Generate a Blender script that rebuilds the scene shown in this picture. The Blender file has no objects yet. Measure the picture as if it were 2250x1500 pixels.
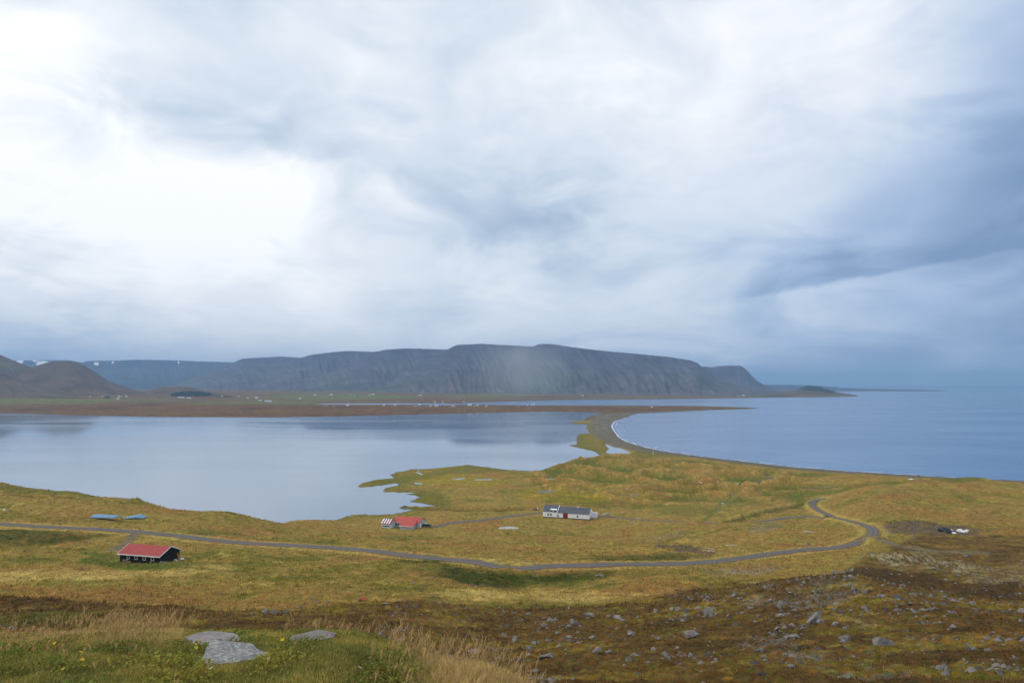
import bpy, bmesh, math, random
import numpy as np
from mathutils import Vector, Matrix

# ------------------------------------------------------------------ camera, sky, sun, exposure
sc = bpy.context.scene
R = math.radians
CAMH, HZ, FPX = 80.0, 848.0, 1500.0          # eye height over the sea, horizon row and focal length of the 2250 px frame
cam_d = bpy.data.cameras.new('camera'); cam = bpy.data.objects.new('camera', cam_d)
sc.collection.objects.link(cam); sc.camera = cam
cam.location = (0, 0, CAMH); cam.rotation_euler = (R(90), 0, 0)
cam_d.lens = 24; cam_d.sensor_width = 36; cam_d.shift_y = (HZ - 750) / 2250
cam_d.clip_start = 0.05; cam_d.clip_end = 200000
sc.view_settings.view_transform = 'Standard'; sc.view_settings.look = 'None'
sc.view_settings.exposure = 0.16; sc.view_settings.gamma = 1.0
sc.render.engine = 'CYCLES'
sc.cycles.use_denoising = True
sc.cycles.max_bounces = 5; sc.cycles.diffuse_bounces = 2; sc.cycles.glossy_bounces = 2
sc.cycles.transmission_bounces = 2; sc.cycles.volume_bounces = 0; sc.cycles.transparent_max_bounces = 6
sc.cycles.sample_clamp_indirect = 6.0

SUN_AZ, SUN_EL = -88.0, 36.0                # compass angle from the view axis (negative: left), height
sun_d = bpy.data.lights.new('sun', 'SUN'); sun = bpy.data.objects.new('sun', sun_d)
sc.collection.objects.link(sun)
sun_d.energy = 1.5; sun_d.angle = R(10); sun_d.color = (1.0, 0.93, 0.82)
_s = Vector((math.sin(R(SUN_AZ)) * math.cos(R(SUN_EL)), math.cos(R(SUN_AZ)) * math.cos(R(SUN_EL)), math.sin(R(SUN_EL))))
sun.rotation_euler = _s.to_track_quat('Z', 'Y').to_euler()
sun.location = (0, 0, 300)


class NT:
    """tiny expression helper round a node tree"""
    def __init__(self, tree):
        self.t = tree
        for n in list(tree.nodes): tree.nodes.remove(n)

    def new(self, typ, **kw):
        n = self.t.nodes.new(typ)
        for k, v in kw.items(): setattr(n, k, v)
        return n

    def put(self, sock, v):
        if isinstance(v, bpy.types.NodeSocket): self.t.links.new(v, sock)
        elif v is not None:
            if hasattr(sock.default_value, '__len__') and not hasattr(v, '__len__'):
                v = (v,) * len(sock.default_value)
            if hasattr(sock.default_value, '__len__') and len(sock.default_value) == 4 and len(v) == 3:
                v = (*v, 1)
            sock.default_value = v

    def m(self, op, a, b=None, c=None, clamp=False):
        n = self.new('ShaderNodeMath', operation=op, use_clamp=clamp)
        for i, v in enumerate((a, b, c)):
            if v is not None: self.put(n.inputs[i], v)
        return n.outputs[0]

    def add(self, a, b): return self.m('ADD', a, b)
    def sub(self, a, b): return self.m('SUBTRACT', a, b)
    def mul(self, a, b): return self.m('MULTIPLY', a, b)

    def rng(self, v, a, b, c=0.0, d=1.0, smooth=True):
        n = self.new('ShaderNodeMapRange'); n.interpolation_type = 'SMOOTHSTEP' if smooth else 'LINEAR'
        for i, x in enumerate((v, a, b, c, d)): self.put(n.inputs[i], x)
        return n.outputs[0]

    def mix(self, f, a, b, blend='MIX'):
        n = self.new('ShaderNodeMix', data_type='RGBA', blend_type=blend)
        self.put(n.inputs[0], f); self.put(n.inputs[6], a); self.put(n.inputs[7], b)
        return n.outputs[2]

    def noise(self, vec, scale, detail=4, rough=0.55, dist=0.0, lac=2.0):
        n = self.new('ShaderNodeTexNoise')
        if vec is not None: self.put(n.inputs['Vector'], vec)
        n.inputs['Scale'].default_value = scale; n.inputs['Detail'].default_value = detail
        n.inputs['Roughness'].default_value = rough; n.inputs['Distortion'].default_value = dist
        n.inputs['Lacunarity'].default_value = lac
        return n.outputs[0]

    def xyz(self, v):
        n = self.new('ShaderNodeSeparateXYZ'); self.put(n.inputs[0], v); return n.outputs

    def comb(self, x, y, z):
        n = self.new('ShaderNodeCombineXYZ')
        for i, v in enumerate((x, y, z)): self.put(n.inputs[i], v)
        return n.outputs[0]

    def ramp(self, f, stops, interp='LINEAR'):
        n = self.new('ShaderNodeValToRGB'); e = n.color_ramp; e.interpolation = interp
        while len(e.elements) > 1: e.elements.remove(e.elements[-1])
        for i, (p, c) in enumerate(stops):
            s = e.elements[0] if i == 0 else e.elements.new(p)
            s.position = p; s.color = (*c, 1) if len(c) == 3 else c
        self.put(n.inputs[0], f); return n.outputs[0]


def build_world():
    w = bpy.data.worlds.new('World'); sc.world = w; w.use_nodes = True
    w.cycles.sampling_method = 'MANUAL'; w.cycles.sample_map_resolution = 256
    n = NT(w.node_tree)
    d = n.new('ShaderNodeTexCoord').outputs['Generated']
    x, y, z = n.xyz(d)
    zc = n.m('MAXIMUM', z, 0.0)
    az = n.mul(n.m('ARCTAN2', x, y), 180 / math.pi)
    el = n.mul(n.m('ARCSINE', z), 180 / math.pi)
    # cloud masses: billows a few degrees across, drawn out sideways towards the horizon
    zz = n.add(n.mul(zc, 1.7), n.mul(n.sub(1.0, n.m('EXPONENT', n.mul(zc, -8.0))), 0.36))
    P0 = n.comb(x, y, zz); P1 = n.comb(x, y, n.add(zz, 0.055))
    n1 = n.noise(P0, 2.3, 2, 0.45, 0.4)
    n2 = n.noise(P0, 5.2, 5, 0.52, 0.7); n2u = n.noise(P1, 5.2, 5, 0.52, 0.7)
    n3 = n.noise(P0, 15.0, 5, 0.58, 0.5)
    rel = n.sub(n2, n2u)                                   # lit tops, shaded bases
    wa = n.mul(n.sub(n2, 0.5), 16.0); we = n.mul(n.sub(n1, 0.5), 9.0); we2 = n.mul(n.sub(n2u, 0.5), 10.0)
    azw = n.add(az, n.add(wa, n.mul(n.sub(n3, 0.5), 6.0))); elw = n.add(el, n.add(we, n.add(we2, n.mul(n.sub(n3, 0.5), 3.0))))

    def D(pxx, pyy):                      # photo point -> direction
        a = (pxx - 1125) / FPX; e = (HZ - pyy) / FPX
        return math.degrees(math.atan(a)), math.degrees(math.atan2(e, math.hypot(1, a)))

    def lobe(pxx, pyy, sa, se, amp, tilt=0.0):
        a0, e0 = D(pxx, pyy)
        da = n.sub(azw, a0); de = n.sub(elw, e0)
        if tilt: de = n.sub(de, n.mul(da, tilt))
        u = n.mul(da, 1 / sa); v = n.mul(de, 1 / se)
        g = n.m('EXPONENT', n.mul(n.add(n.mul(u, u), n.mul(v, v)), -1.0))
        return n.mul(g, amp)
    mass = n.rng(n.add(n.mul(n1, 0.45), n.mul(n2, 0.55)), 0.44, 0.58)
    B = n.add(0.675, n.mul(n.sub(n1, 0.5), 0.24))
    B = n.add(B, n.mul(n.sub(0.5, mass), 0.19))
    B = n.add(B, n.mul(rel, 0.75))
    B = n.add(B, n.mul(n.sub(n3, 0.5), 0.16))
    for L in SKY_LOBES: B = n.add(B, lobe(*L))
    # a long shelf cloud out over the sea: soft on top, a firm lower edge
    a0, e0 = D(1540, 672); a1, e1 = D(2250, 545)
    line = n.add(e0, n.mul(n.sub(az, a0), (e1 - e0) / (a1 - a0)))
    h = n.add(n.sub(el, line), n.add(n.mul(n.sub(n2, 0.5), 1.2), n.mul(n.sub(n3, 0.5), 0.9)))
    shelf = n.mul(n.rng(h, -0.10, 0.40), n.m('EXPONENT', n.mul(n.m('MAXIMUM', h, 0.0), -0.33)))
    shelf = n.mul(shelf, n.rng(az, 12.0, 24.0))
    B = n.add(B, n.mul(shelf, -0.28))
    below = n.mul(n.rng(h, 0.1, -1.2), n.rng(az, 14.0, 26.0))
    B = n.add(B, n.mul(below, 0.03))
    B = n.m('MAXIMUM', B, 0.02)
    blue = n.m('MAXIMUM', n.rng(az, 2.0, 24.0), n.rng(el, 9.0, 1.5))
    col = n.mix(blue, n.ramp(B, SKY_RAMP_GREY), n.ramp(B, SKY_RAMP))
    # clouds hide nearly all of the clear sky behind them
    sky = n.new('ShaderNodeTexSky'); sky.sky_type = 'NISHITA'; sky.sun_disc = False
    sky.sun_elevation = R(SUN_EL); sky.sun_rotation = R(SUN_AZ)
    clear = n.mix(1.0, sky.outputs[0], (0.08, 0.08, 0.08), 'MULTIPLY')
    c = n.mix(0.93, clear, col)
    bg = n.new('ShaderNodeBackground'); n.put(bg.inputs[0], c); bg.inputs[1].default_value = SKY_STRENGTH
    out = n.new('ShaderNodeOutputWorld'); n.put(out.inputs[0], bg.outputs[0])


SKY_STRENGTH = 1.0
SKY_RAMP_GREY = [(0.0, (0.23, 0.32, 0.46)), (0.2, (0.34, 0.44, 0.59)), (0.42, (0.52, 0.62, 0.755)),
                 (0.62, (0.69, 0.765, 0.86)), (0.8, (0.83, 0.875, 0.935)), (1.0, (1.04, 1.05, 1.07))]
SKY_RAMP = [(0.0, (0.18, 0.28, 0.46)), (0.2, (0.28, 0.395, 0.59)), (0.42, (0.45, 0.565, 0.755)),
            (0.62, (0.665, 0.745, 0.86)), (0.8, (0.83, 0.87, 0.94)), (1.0, (1.0, 1.01, 1.03))]
#            photo x, y, width, height (degrees), strength, tilt
SKY_LOBES = [(330, 450, 21, 8.0, 0.36, -0.16), (120, 60, 10, 4.0, 0.14, 0.0), (1560, 110, 15, 7.0, 0.20, 0.0), (1930, 110, 5, 4.5, 0.16, 0.0),
             (520, 225, 16, 2.8, -0.20, -0.22), (1180, 490, 6.0, 5.0, -0.34, 0.0), (1020, 380, 4, 8.0, -0.07, 0.0), (870, 670, 7, 1.8, -0.16, 0.0),
             (2420, 540, 18, 11.0, -0.46, 0.0), (2330, 150, 6, 11.0, -0.22, 0.0), (1980, 520, 8, 3.0, -0.10, 0.2), (2150, 830, 25, 5.5, -0.14, 0.0),
             (70, 738, 7, 1.3, -0.17, 0.0), (500, 815, 60, 3.0, -0.16, 0.0)]
build_world()

# ------------------------------------------------------------------ small toolbox
COL = sc.collection
rnd = random.Random(7)
rng = np.random.default_rng(11)


def tag(o, label=None, cat=None, group=None, kind=None):
    if label: o['label'] = label
    if cat: o['category'] = cat
    if group: o['group'] = group
    if kind: o['kind'] = kind
    return o


def empty(name, loc=(0, 0, 0), rz=0.0):
    o = bpy.data.objects.new(name, None); COL.objects.link(o)
    o.location = loc; o.rotation_euler = (0, 0, rz); o.empty_display_size = 0.5
    return o


def mesh_np(name, v, f, mats=(), smooth=False, attrs=None, mi=None):
    """fast mesh from arrays; f is (n,3) or (n,4)"""
    v = np.ascontiguousarray(v, np.float32); f = np.ascontiguousarray(f, np.int32)
    me = bpy.data.meshes.new(name); n, k = f.shape
    me.vertices.add(len(v)); me.vertices.foreach_set('co', v.ravel())
    me.loops.add(n * k); me.loops.foreach_set('vertex_index', f.ravel())
    me.polygons.add(n); me.polygons.foreach_set('loop_start', np.arange(0, n * k, k, dtype=np.int32))
    me.polygons.foreach_set('loop_total', np.full(n, k, np.int32))
    if smooth: me.polygons.foreach_set('use_smooth', np.ones(n, bool))
    if mi is not None: me.polygons.foreach_set('material_index', np.asarray(mi, np.int32))
    for a, val in (attrs or {}).items():
        val = np.asarray(val, np.float32)
        if val.ndim == 1:
            at = me.attributes.new(a, 'FLOAT', 'POINT'); at.data.foreach_set('value', val)
        else:
            at = me.attributes.new(a, 'FLOAT_COLOR', 'POINT')
            at.data.foreach_set('color', np.c_[val, np.ones(len(val))].astype(np.float32).ravel())
    me.update(calc_edges=True)
    for m in mats: me.materials.append(m)
    return me


def link(name, me, parent=None, loc=None):
    o = bpy.data.objects.new(name, me); COL.objects.link(o)
    if parent: o.parent = parent
    if loc is not None: o.location = loc
    return o


class MB:
    """collects boxes, prisms and tubes of one part, each with a material slot"""
    def __init__(self): self.v, self.f, self.mi = [], [], []

    def poly(self, pts, faces, m=0):
        b = len(self.v); self.v += [tuple(p) for p in pts]
        for f in faces: self.f.append([b + i for i in f]); self.mi.append(m)
        return self

    def box(self, x0, x1, y0, y1, z0, z1, m=0):
        p = [(x, y, z) for z in (z0, z1) for y in (y0, y1) for x in (x0, x1)]
        return self.poly(p, [(0, 2, 3, 1), (4, 5, 7, 6), (0, 1, 5, 4), (2, 6, 7, 3), (0, 4, 6, 2), (1, 3, 7, 5)], m)

    def prism(self, prof, x0, x1, m=0):
        """profile in the y,z plane pushed along x"""
        n = len(prof)
        p = [(x0, a, b) for a, b in prof] + [(x1, a, b) for a, b in prof]
        fs = [tuple(range(n))[::-1], tuple(range(n, 2 * n))] + [(i, (i + 1) % n, n + (i + 1) % n, n + i) for i in range(n)]
        return self.poly(p, fs, m)

    def tube(self, a, b, r0, r1=None, n=8, m=0):
        r1 = r0 if r1 is None else r1
        a, b = Vector(a), Vector(b); d = (b - a).normalized()
        u = d.orthogonal().normalized(); w = d.cross(u)
        p = []
        for c, r in ((a, r0), (b, r1)):
            p += [c + (u * math.cos(2 * math.pi * i / n) + w * math.sin(2 * math.pi * i / n)) * r for i in range(n)]
        return self.poly(p, [tuple(range(n))[::-1], tuple(range(n, 2 * n))] + [(i, (i + 1) % n, n + (i + 1) % n, n + i) for i in range(n)], m)

    def build(self, name, mats, parent=None, bevel=0.0):
        me = bpy.data.meshes.new(name); me.from_pydata(self.v, [], self.f)
        me.polygons.foreach_set('material_index', self.mi)
        for m in (mats if isinstance(mats, (list, tuple)) else [mats]): me.materials.append(m)
        bm = bmesh.new(); bm.from_mesh(me); bmesh.ops.recalc_face_normals(bm, faces=bm.faces)
        if bevel: bmesh.ops.bevel(bm, geom=bm.edges[:], offset=bevel, segments=2, affect='EDGES')
        bm.to_mesh(me); bm.free()
        return link(name, me, parent)


def material(name, color, rough=0.9, var=0.25, scale=3.0, spec=0.3, bump=0.0, metallic=0.0, bscale=None, dirt=None):
    m = bpy.data.materials.new(name); m.use_nodes = True
    n = NT(m.node_tree)
    pos = n.new('ShaderNodeTexCoord').outputs['Object']
    f = n.noise(pos, scale, 6, 0.6)
    c = n.mix(n.rng(f, 0.3, 0.7), [a * (1 - var) for a in color], [min(1, a * (1 + var)) for a in color])
    if dirt:
        c = n.mix(n.mul(n.rng(n.noise(pos, scale * 0.6, 7, 0.65), 0.5, 0.72), dirt[1]), c, dirt[0])
    p = n.new('ShaderNodeBsdfPrincipled'); n.put(p.inputs['Base Color'], c)
    p.inputs['Roughness'].default_value = rough; p.inputs['Metallic'].default_value = metallic
    p.inputs['Specular IOR Level'].default_value = spec
    if bump:
        b = n.new('ShaderNodeBump'); b.inputs['Strength'].default_value = 1.0; b.inputs['Distance'].default_value = bump
        n.put(b.inputs['Height'], n.noise(pos, bscale or scale * 2, 6, 0.6)); n.put(p.inputs['Normal'], b.outputs[0])
    o = n.new('ShaderNodeOutputMaterial'); n.put(o.inputs[0], p.outputs[0])
    return m


# value hash noise on arrays
def _hash(i, j, s):
    h = (i.astype(np.int64) * 374761393 + j.astype(np.int64) * 668265263 + s * 1274126177) & 0xFFFFFFFF
    h = ((h ^ (h >> 13)) * 1274126177) & 0xFFFFFFFF
    return (h ^ (h >> 16)) & 0xFFFFFFFF


def pn(x, y, s=0):
    """gradient noise, about -1..1"""
    x = np.asarray(x, float); y = np.asarray(y, float)
    i, j = np.floor(x), np.floor(y); u, v = x - i, y - j
    fu, fv = u * u * u * (u * (u * 6 - 15) + 10), v * v * v * (v * (v * 6 - 15) + 10)

    def g(a, b):
        t = _hash(i + a, j + b, s) * (2 * math.pi / 4294967296.0)
        return np.cos(t) * (u - a) + np.sin(t) * (v - b)
    return 1.5 * ((g(0, 0) * (1 - fu) + g(1, 0) * fu) * (1 - fv) + (g(0, 1) * (1 - fu) + g(1, 1) * fu) * fv)


def fbm(x, y, s=0, o=4, g=0.5):
    a, t, w = 1.0, 0.0, 0.0
    for k in range(o):
        t = t + a * pn(x * 2.03 ** k + 17.3 * k, y * 2.03 ** k - 9.1 * k, s + k); w += a; a *= g
    return t / w * 1.4


def sstep(a, b, x):
    t = np.clip((np.asarray(x, float) - a) / (b - a), 0, 1); return t * t * (3 - 2 * t)


def inpoly(x, y, P):
    r = np.zeros(np.shape(x), bool); n = len(P)
    for k in range(n):
        (x0, y0), (x1, y1) = P[k], P[(k + 1) % n]
        if y0 == y1: continue
        c = ((y0 > y) != (y1 > y)) & (x < (x1 - x0) * (y - y0) / (y1 - y0) + x0)
        r ^= c
    return r


def polydist(x, y, P, closed=True):
    """distance to a polyline; also the parameter of the nearest point"""
    best = np.full(np.shape(x), 1e12); par = np.zeros(np.shape(x))
    n = len(P)
    for k in range(n if closed else n - 1):
        (x0, y0), (x1, y1) = P[k], P[(k + 1) % n]
        dx, dy = x1 - x0, y1 - y0; L = dx * dx + dy * dy + 1e-9
        t = np.clip(((x - x0) * dx + (y - y0) * dy) / L, 0, 1)
        d = (x - x0 - t * dx) ** 2 + (y - y0 - t * dy) ** 2
        m = d < best; best = np.where(m, d, best); par = np.where(m, k + t, par)
    return np.sqrt(best), par


# ------------------------------------------------------------------ the lie of the land
# surveyed points: bearing (photo column) : [(photo row, distance in metres) ...]
SURVEY = {
    -300: [(1500, 3.6), (1400, 5.6), (1460, 12), (1440, 25), (1395, 45), (1360, 57), (1325, 75), (1300, 92), (1260, 130), (1225, 165), (1190, 185),
           (1160, 205), (1137, 226), (1100, 262), (1060, 300), (1038, 330), (1090, 400), (1150, 450)],
    0: [(1500, 3.6), (1405, 5.5), (1460, 12), (1440, 25), (1400, 45), (1370, 55), (1330, 75), (1310, 90), (1290, 110), (1260, 135), (1232, 165),
        (1208, 178), (1192, 190), (1172, 203), (1152, 221), (1135, 238), (1110, 262), (1080, 290), (1061, 318), (1100, 370), (1160, 410)],
    150: [(1330, 75), (1309, 90), (1256, 136), (1236, 163), (1205, 184), (1188, 193), (1159, 216), (1120, 255), (1093, 282), (1079, 308), (1120, 355), (1170, 400)],
    300: [(1500, 3.6), (1395, 5.6), (1465, 12), (1440, 25), (1400, 45), (1365, 58), (1335, 73), (1310, 90), (1285, 108), (1255, 138), (1238, 163), (1215, 176),
          (1195, 190), (1170, 211), (1150, 235), (1125, 262), (1098, 303), (1140, 350), (1190, 390)],
    500: [(1395, 5.6), (1470, 12), (1440, 25), (1400, 45), (1370, 58), (1345, 72), (1320, 85), (1290, 105), (1260, 130), (1230, 158), (1205, 180), (1189, 194),
          (1175, 211), (1150, 246), (1126, 290), (1160, 335), (1200, 380)],
    650: [(1500, 3.6), (1395, 5.6), (1480, 12), (1450, 25), (1405, 44), (1375, 57), (1348, 70), (1325, 83), (1295, 102), (1265, 125), (1238, 150), (1215, 175),
          (1201, 189), (1185, 215), (1165, 262), (1151, 320), (1144, 372), (1152, 400)],
    800: [(1398, 5.5), (1490, 12), (1450, 25), (1410, 42), (1380, 55), (1350, 68), (1330, 80), (1300, 98), (1270, 120), (1245, 145), (1230, 160),
          (1211, 180), (1195, 205), (1184, 240), (1173, 285), (1163, 332), (1157, 360), (1147, 384), (1138, 408), (1131, 424), (1120, 455)],
    950: [(1500, 3.8), (1455, 4.9), (1550, 9), (1520, 14), (1450, 27), (1400, 45), (1370, 60), (1340, 76), (1315, 92), (1297, 107), (1278, 121), (1258, 138), (1224, 160),
          (1205, 190), (1188, 228), (1173, 285), (1160, 348), (1150, 374), (1137, 405), (1120, 436), (1108, 462), (1085, 505), (1060, 560), (1035, 630), (1020, 700)],
    1125: [(1500, 4.1), (1600, 7), (1560, 13), (1500, 22), (1450, 35), (1400, 52), (1370, 65), (1340, 82), (1320, 95), (1303, 114), (1284, 132), (1237, 147),
           (1225, 166), (1205, 193), (1185, 232), (1165, 290), (1150, 350), (1142, 390), (1120, 435), (1100, 470), (1080, 510), (1060, 555), (1045, 595), (1033, 645), (1022, 700)],
    1260: [(1520, 18), (1450, 33), (1400, 49), (1370, 63), (1340, 80), (1316, 98), (1300, 114), (1282, 134), (1243, 151), (1225, 173), (1205, 200), (1140, 396), (1110, 448), (1080, 506), (1040, 602), (1010, 735)],
    1400: [(1700, 5), (1580, 12), (1500, 21), (1450, 32), (1400, 47), (1360, 64), (1330, 80), (1310, 92), (1290, 108), (1270, 130), (1255, 145), (1242, 158),
           (1225, 180), (1205, 210), (1185, 250), (1165, 300), (1142, 378), (1120, 430), (1100, 465), (1080, 500), (1060, 545), (1040, 600), (1020, 670), (1000, 760), (990, 830), (984, 880), (975, 930)],
    1700: [(1700, 6), (1600, 11), (1500, 19), (1450, 28), (1400, 39), (1360, 50), (1320, 62), (1290, 72), (1274, 80), (1286, 98), (1272, 116), (1262, 126),
           (1240, 150), (1218, 186), (1195, 215), (1175, 250), (1150, 315), (1140, 347), (1115, 402), (1090, 452), (1065, 512), (1045, 572), (1030, 640), (1021, 690), (1015, 730)],
    1800: [(1500, 19), (1400, 37), (1320, 59), (1264, 77), (1285, 96), (1258, 126), (1209, 198), (1160, 285), (1138, 345), (1110, 405), (1070, 480), (1040, 590)],
    1900: [(1700, 6), (1600, 11), (1500, 19), (1450, 27), (1400, 36.5), (1350, 47), (1300, 58), (1272, 66), (1300, 85), (1270, 110), (1245, 135), (1225, 155),
           (1205, 182), (1182, 222), (1155, 260), (1135, 292), (1110, 335), (1080, 400), (1060, 460), (1047, 520), (1041, 560), (1050, 610)],
    2150: [(1700, 6), (1600, 11), (1500, 18), (1440, 27), (1400, 34), (1360, 42), (1335, 50), (1320, 56), (1360, 75), (1320, 95), (1280, 120), (1240, 150),
           (1210, 182), (1190, 207), (1165, 252), (1130, 312), (1100, 370), (1075, 420), (1058, 462), (1049, 500), (1080, 570)],
    2500: [(1700, 6), (1600, 10), (1500, 17), (1440, 25), (1400, 32), (1360, 40), (1345, 48), (1380, 70), (1320, 95), (1270, 120), (1210, 170), (1165, 240),
           (1110, 340), (1070, 430), (1050, 490), (1080, 570)],
}
AZ0, AZ1, LR0, LR1 = -0.86, 0.86, math.log(0.5), math.log(1300)
NA, NR = 300, 600


def _survey_table():
    pts, q = [], []
    for px, col in SURVEY.items():
        a = math.atan((px - 1125) / FPX)
        for py, d in col:
            pts.append((a * 3.2, math.log(d / math.cos(a)))); q.append((py - HZ) / FPX * math.cos(a))
        py, d = col[0]
        if d < 9:                                   # under the camera: level ground
            for dd in (2.2, 1.2, 0.6):
                z = min(CAMH - (py - HZ) / FPX * d, 78.45)
                pts.append((a * 3.2, math.log(dd))); q.append((CAMH - z) / dd)
    pts = np.array(pts); q = np.array(q)
    s = np.log1p(q)                                 # tame the steep values at the feet

    def U(A, Bp):
        r2 = ((A[:, None, :] - Bp[None]) ** 2).sum(-1)
        return 0.5 * r2 * np.log(r2 + 1e-12)
    n = len(pts); K = U(pts, pts) + np.eye(n) * 2e-4
    Pm = np.c_[np.ones(n), pts]
    M = np.block([[K, Pm], [Pm.T, np.zeros((3, 3))]])
    w = np.linalg.solve(M, np.r_[s, 0, 0, 0])
    ga, gr = np.linspace(AZ0, AZ1, NA), np.linspace(LR0, LR1, NR)
    A, L = np.meshgrid(ga * 3.2, gr, indexing='ij'); G = np.c_[A.ravel(), L.ravel()]
    out = np.concatenate([U(c, pts) @ w[:n] + np.c_[np.ones(len(c)), c] @ w[n:] for c in np.array_split(G, 40)])
    q = np.expm1(out).reshape(NA, NR)
    return CAMH - q * np.exp(gr)[None]


TAB = _survey_table()


def survey_z(x, y):
    r = np.log(np.hypot(x, y) + 1e-6); a = np.arctan2(x, y)
    i = np.clip((a - AZ0) / (AZ1 - AZ0) * (NA - 1), 0, NA - 1.001); j = np.clip((r - LR0) / (LR1 - LR0) * (NR - 1), 0, NR - 1.001)
    ii, jj = i.astype(int), j.astype(int); u, v = i - ii, j - jj
    return (TAB[ii, jj] * (1 - u) + TAB[ii + 1, jj] * u) * (1 - v) + (TAB[ii, jj + 1] * (1 - u) + TAB[ii + 1, jj + 1] * u) * v


def at_sea(px, py):
    d = CAMH * FPX / (py - HZ); return ((px - 1125) / FPX * d, d)


# shoreline: the lagoon side from the near left bank round the headland and up the spit, the far peninsula, then back down the beach on the sea side
LAGOON_NEAR = [(-420, 1150), (300, 1165), (600, 1155), (700, 1148), (725, 1147), (759, 1134), (784, 1129), (824, 1131), (859, 1129), (889, 1124), (899, 1121), (884, 1116), (891, 1113), (959, 1112),
               (931, 1107), (899, 1102), (904, 1098), (921, 1092), (911, 1088), (883, 1087), (909, 1082), (880, 1083), (847, 1081), (840, 1079), (844, 1073), (864, 1067), (876, 1065),
               (871, 1062), (814, 1070), (789, 1072), (784, 1066), (799, 1060), (832, 1052), (864, 1050), (856, 1042), (869, 1037), (904, 1031), (951, 1028.6), (1001, 1024),
               (1026, 1021), (1058, 1025), (1105, 1031), (1145, 1033), (1177, 1036), (1192, 1030), (1225, 1019), (1250, 1012), (1282, 1005.7), (1319, 1002), (1309, 994.5), (1304, 991),
               (1284, 987), (1262, 982), (1250, 978), (1266, 976), (1266, 960), (1277, 953), (1297, 951), (1294, 946), (1287, 940), (1292, 932), (1264, 931), (1252, 927), (1284, 923),
               (1284, 920), (1307, 912), (1329, 907), (1282, 905.0), (1200, 903.5)]
LAGOON_FAR = [(1180, 904.5), (1090, 906), (1000, 908), (850, 911.5), (760, 914), (600, 916.5), (430, 916), (270, 914.5), (130, 911), (0, 906.5), (-420, 903)]
SEA_SIDE = [(1673, 897), (1573, 900.4), (1474, 905), (1399, 908.5), (1374, 917), (1349, 925), (1342, 933.5), (1344, 942), (1359, 962), (1379, 972), (1411, 981), (1449, 989.5),
            (1511, 999), (1583, 1007.4), (1660, 1016.4), (1757, 1027), (1900, 1037), (2100, 1049), (2300, 1058), (2700, 1070)]
FJORD = [(1650, 895.5), (1550, 892.5), (1400, 891.5), (1200, 891), (1000, 890.5), (850, 889.5), (720, 889), (690, 887.5), (720, 886), (960, 885.5), (1010, 886), (1030, 884.5), (1160, 880.5), (1300, 877.5),
         (1500, 876), (1700, 873.5), (1840, 872), (1890, 870.8), (1870, 868.5), (1830, 866)]
LAND = [at_sea(*p) for p in LAGOON_NEAR + LAGOON_FAR] + [(-9000, 2400), (-9000, 16000), (4200, 16000)]
LAND += [at_sea(*p) for p in FJORD[::-1]] + [at_sea(*p) for p in SEA_SIDE] + [(2600, 300), (2600, -2500), (-2600, -2500), (-2600, 200)]
BEACH = [at_sea(*p) for p in SEA_SIDE[1:]]


def shore_sd(x, y):
    """distance to the shore, positive on land; the outline is frayed a little"""
    r = np.hypot(x, y); k = np.clip(r / 600, 0.4, 3.0)
    xx = x + fbm(x / (9 * k), y / (9 * k), 91, 3) * 1.6 * k; yy = y + fbm(x / (9 * k), y / (9 * k), 97, 3) * 3.0 * k
    d, _ = polydist(xx, yy, LAND); return np.where(inpoly(xx, yy, LAND), d, -d)


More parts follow.
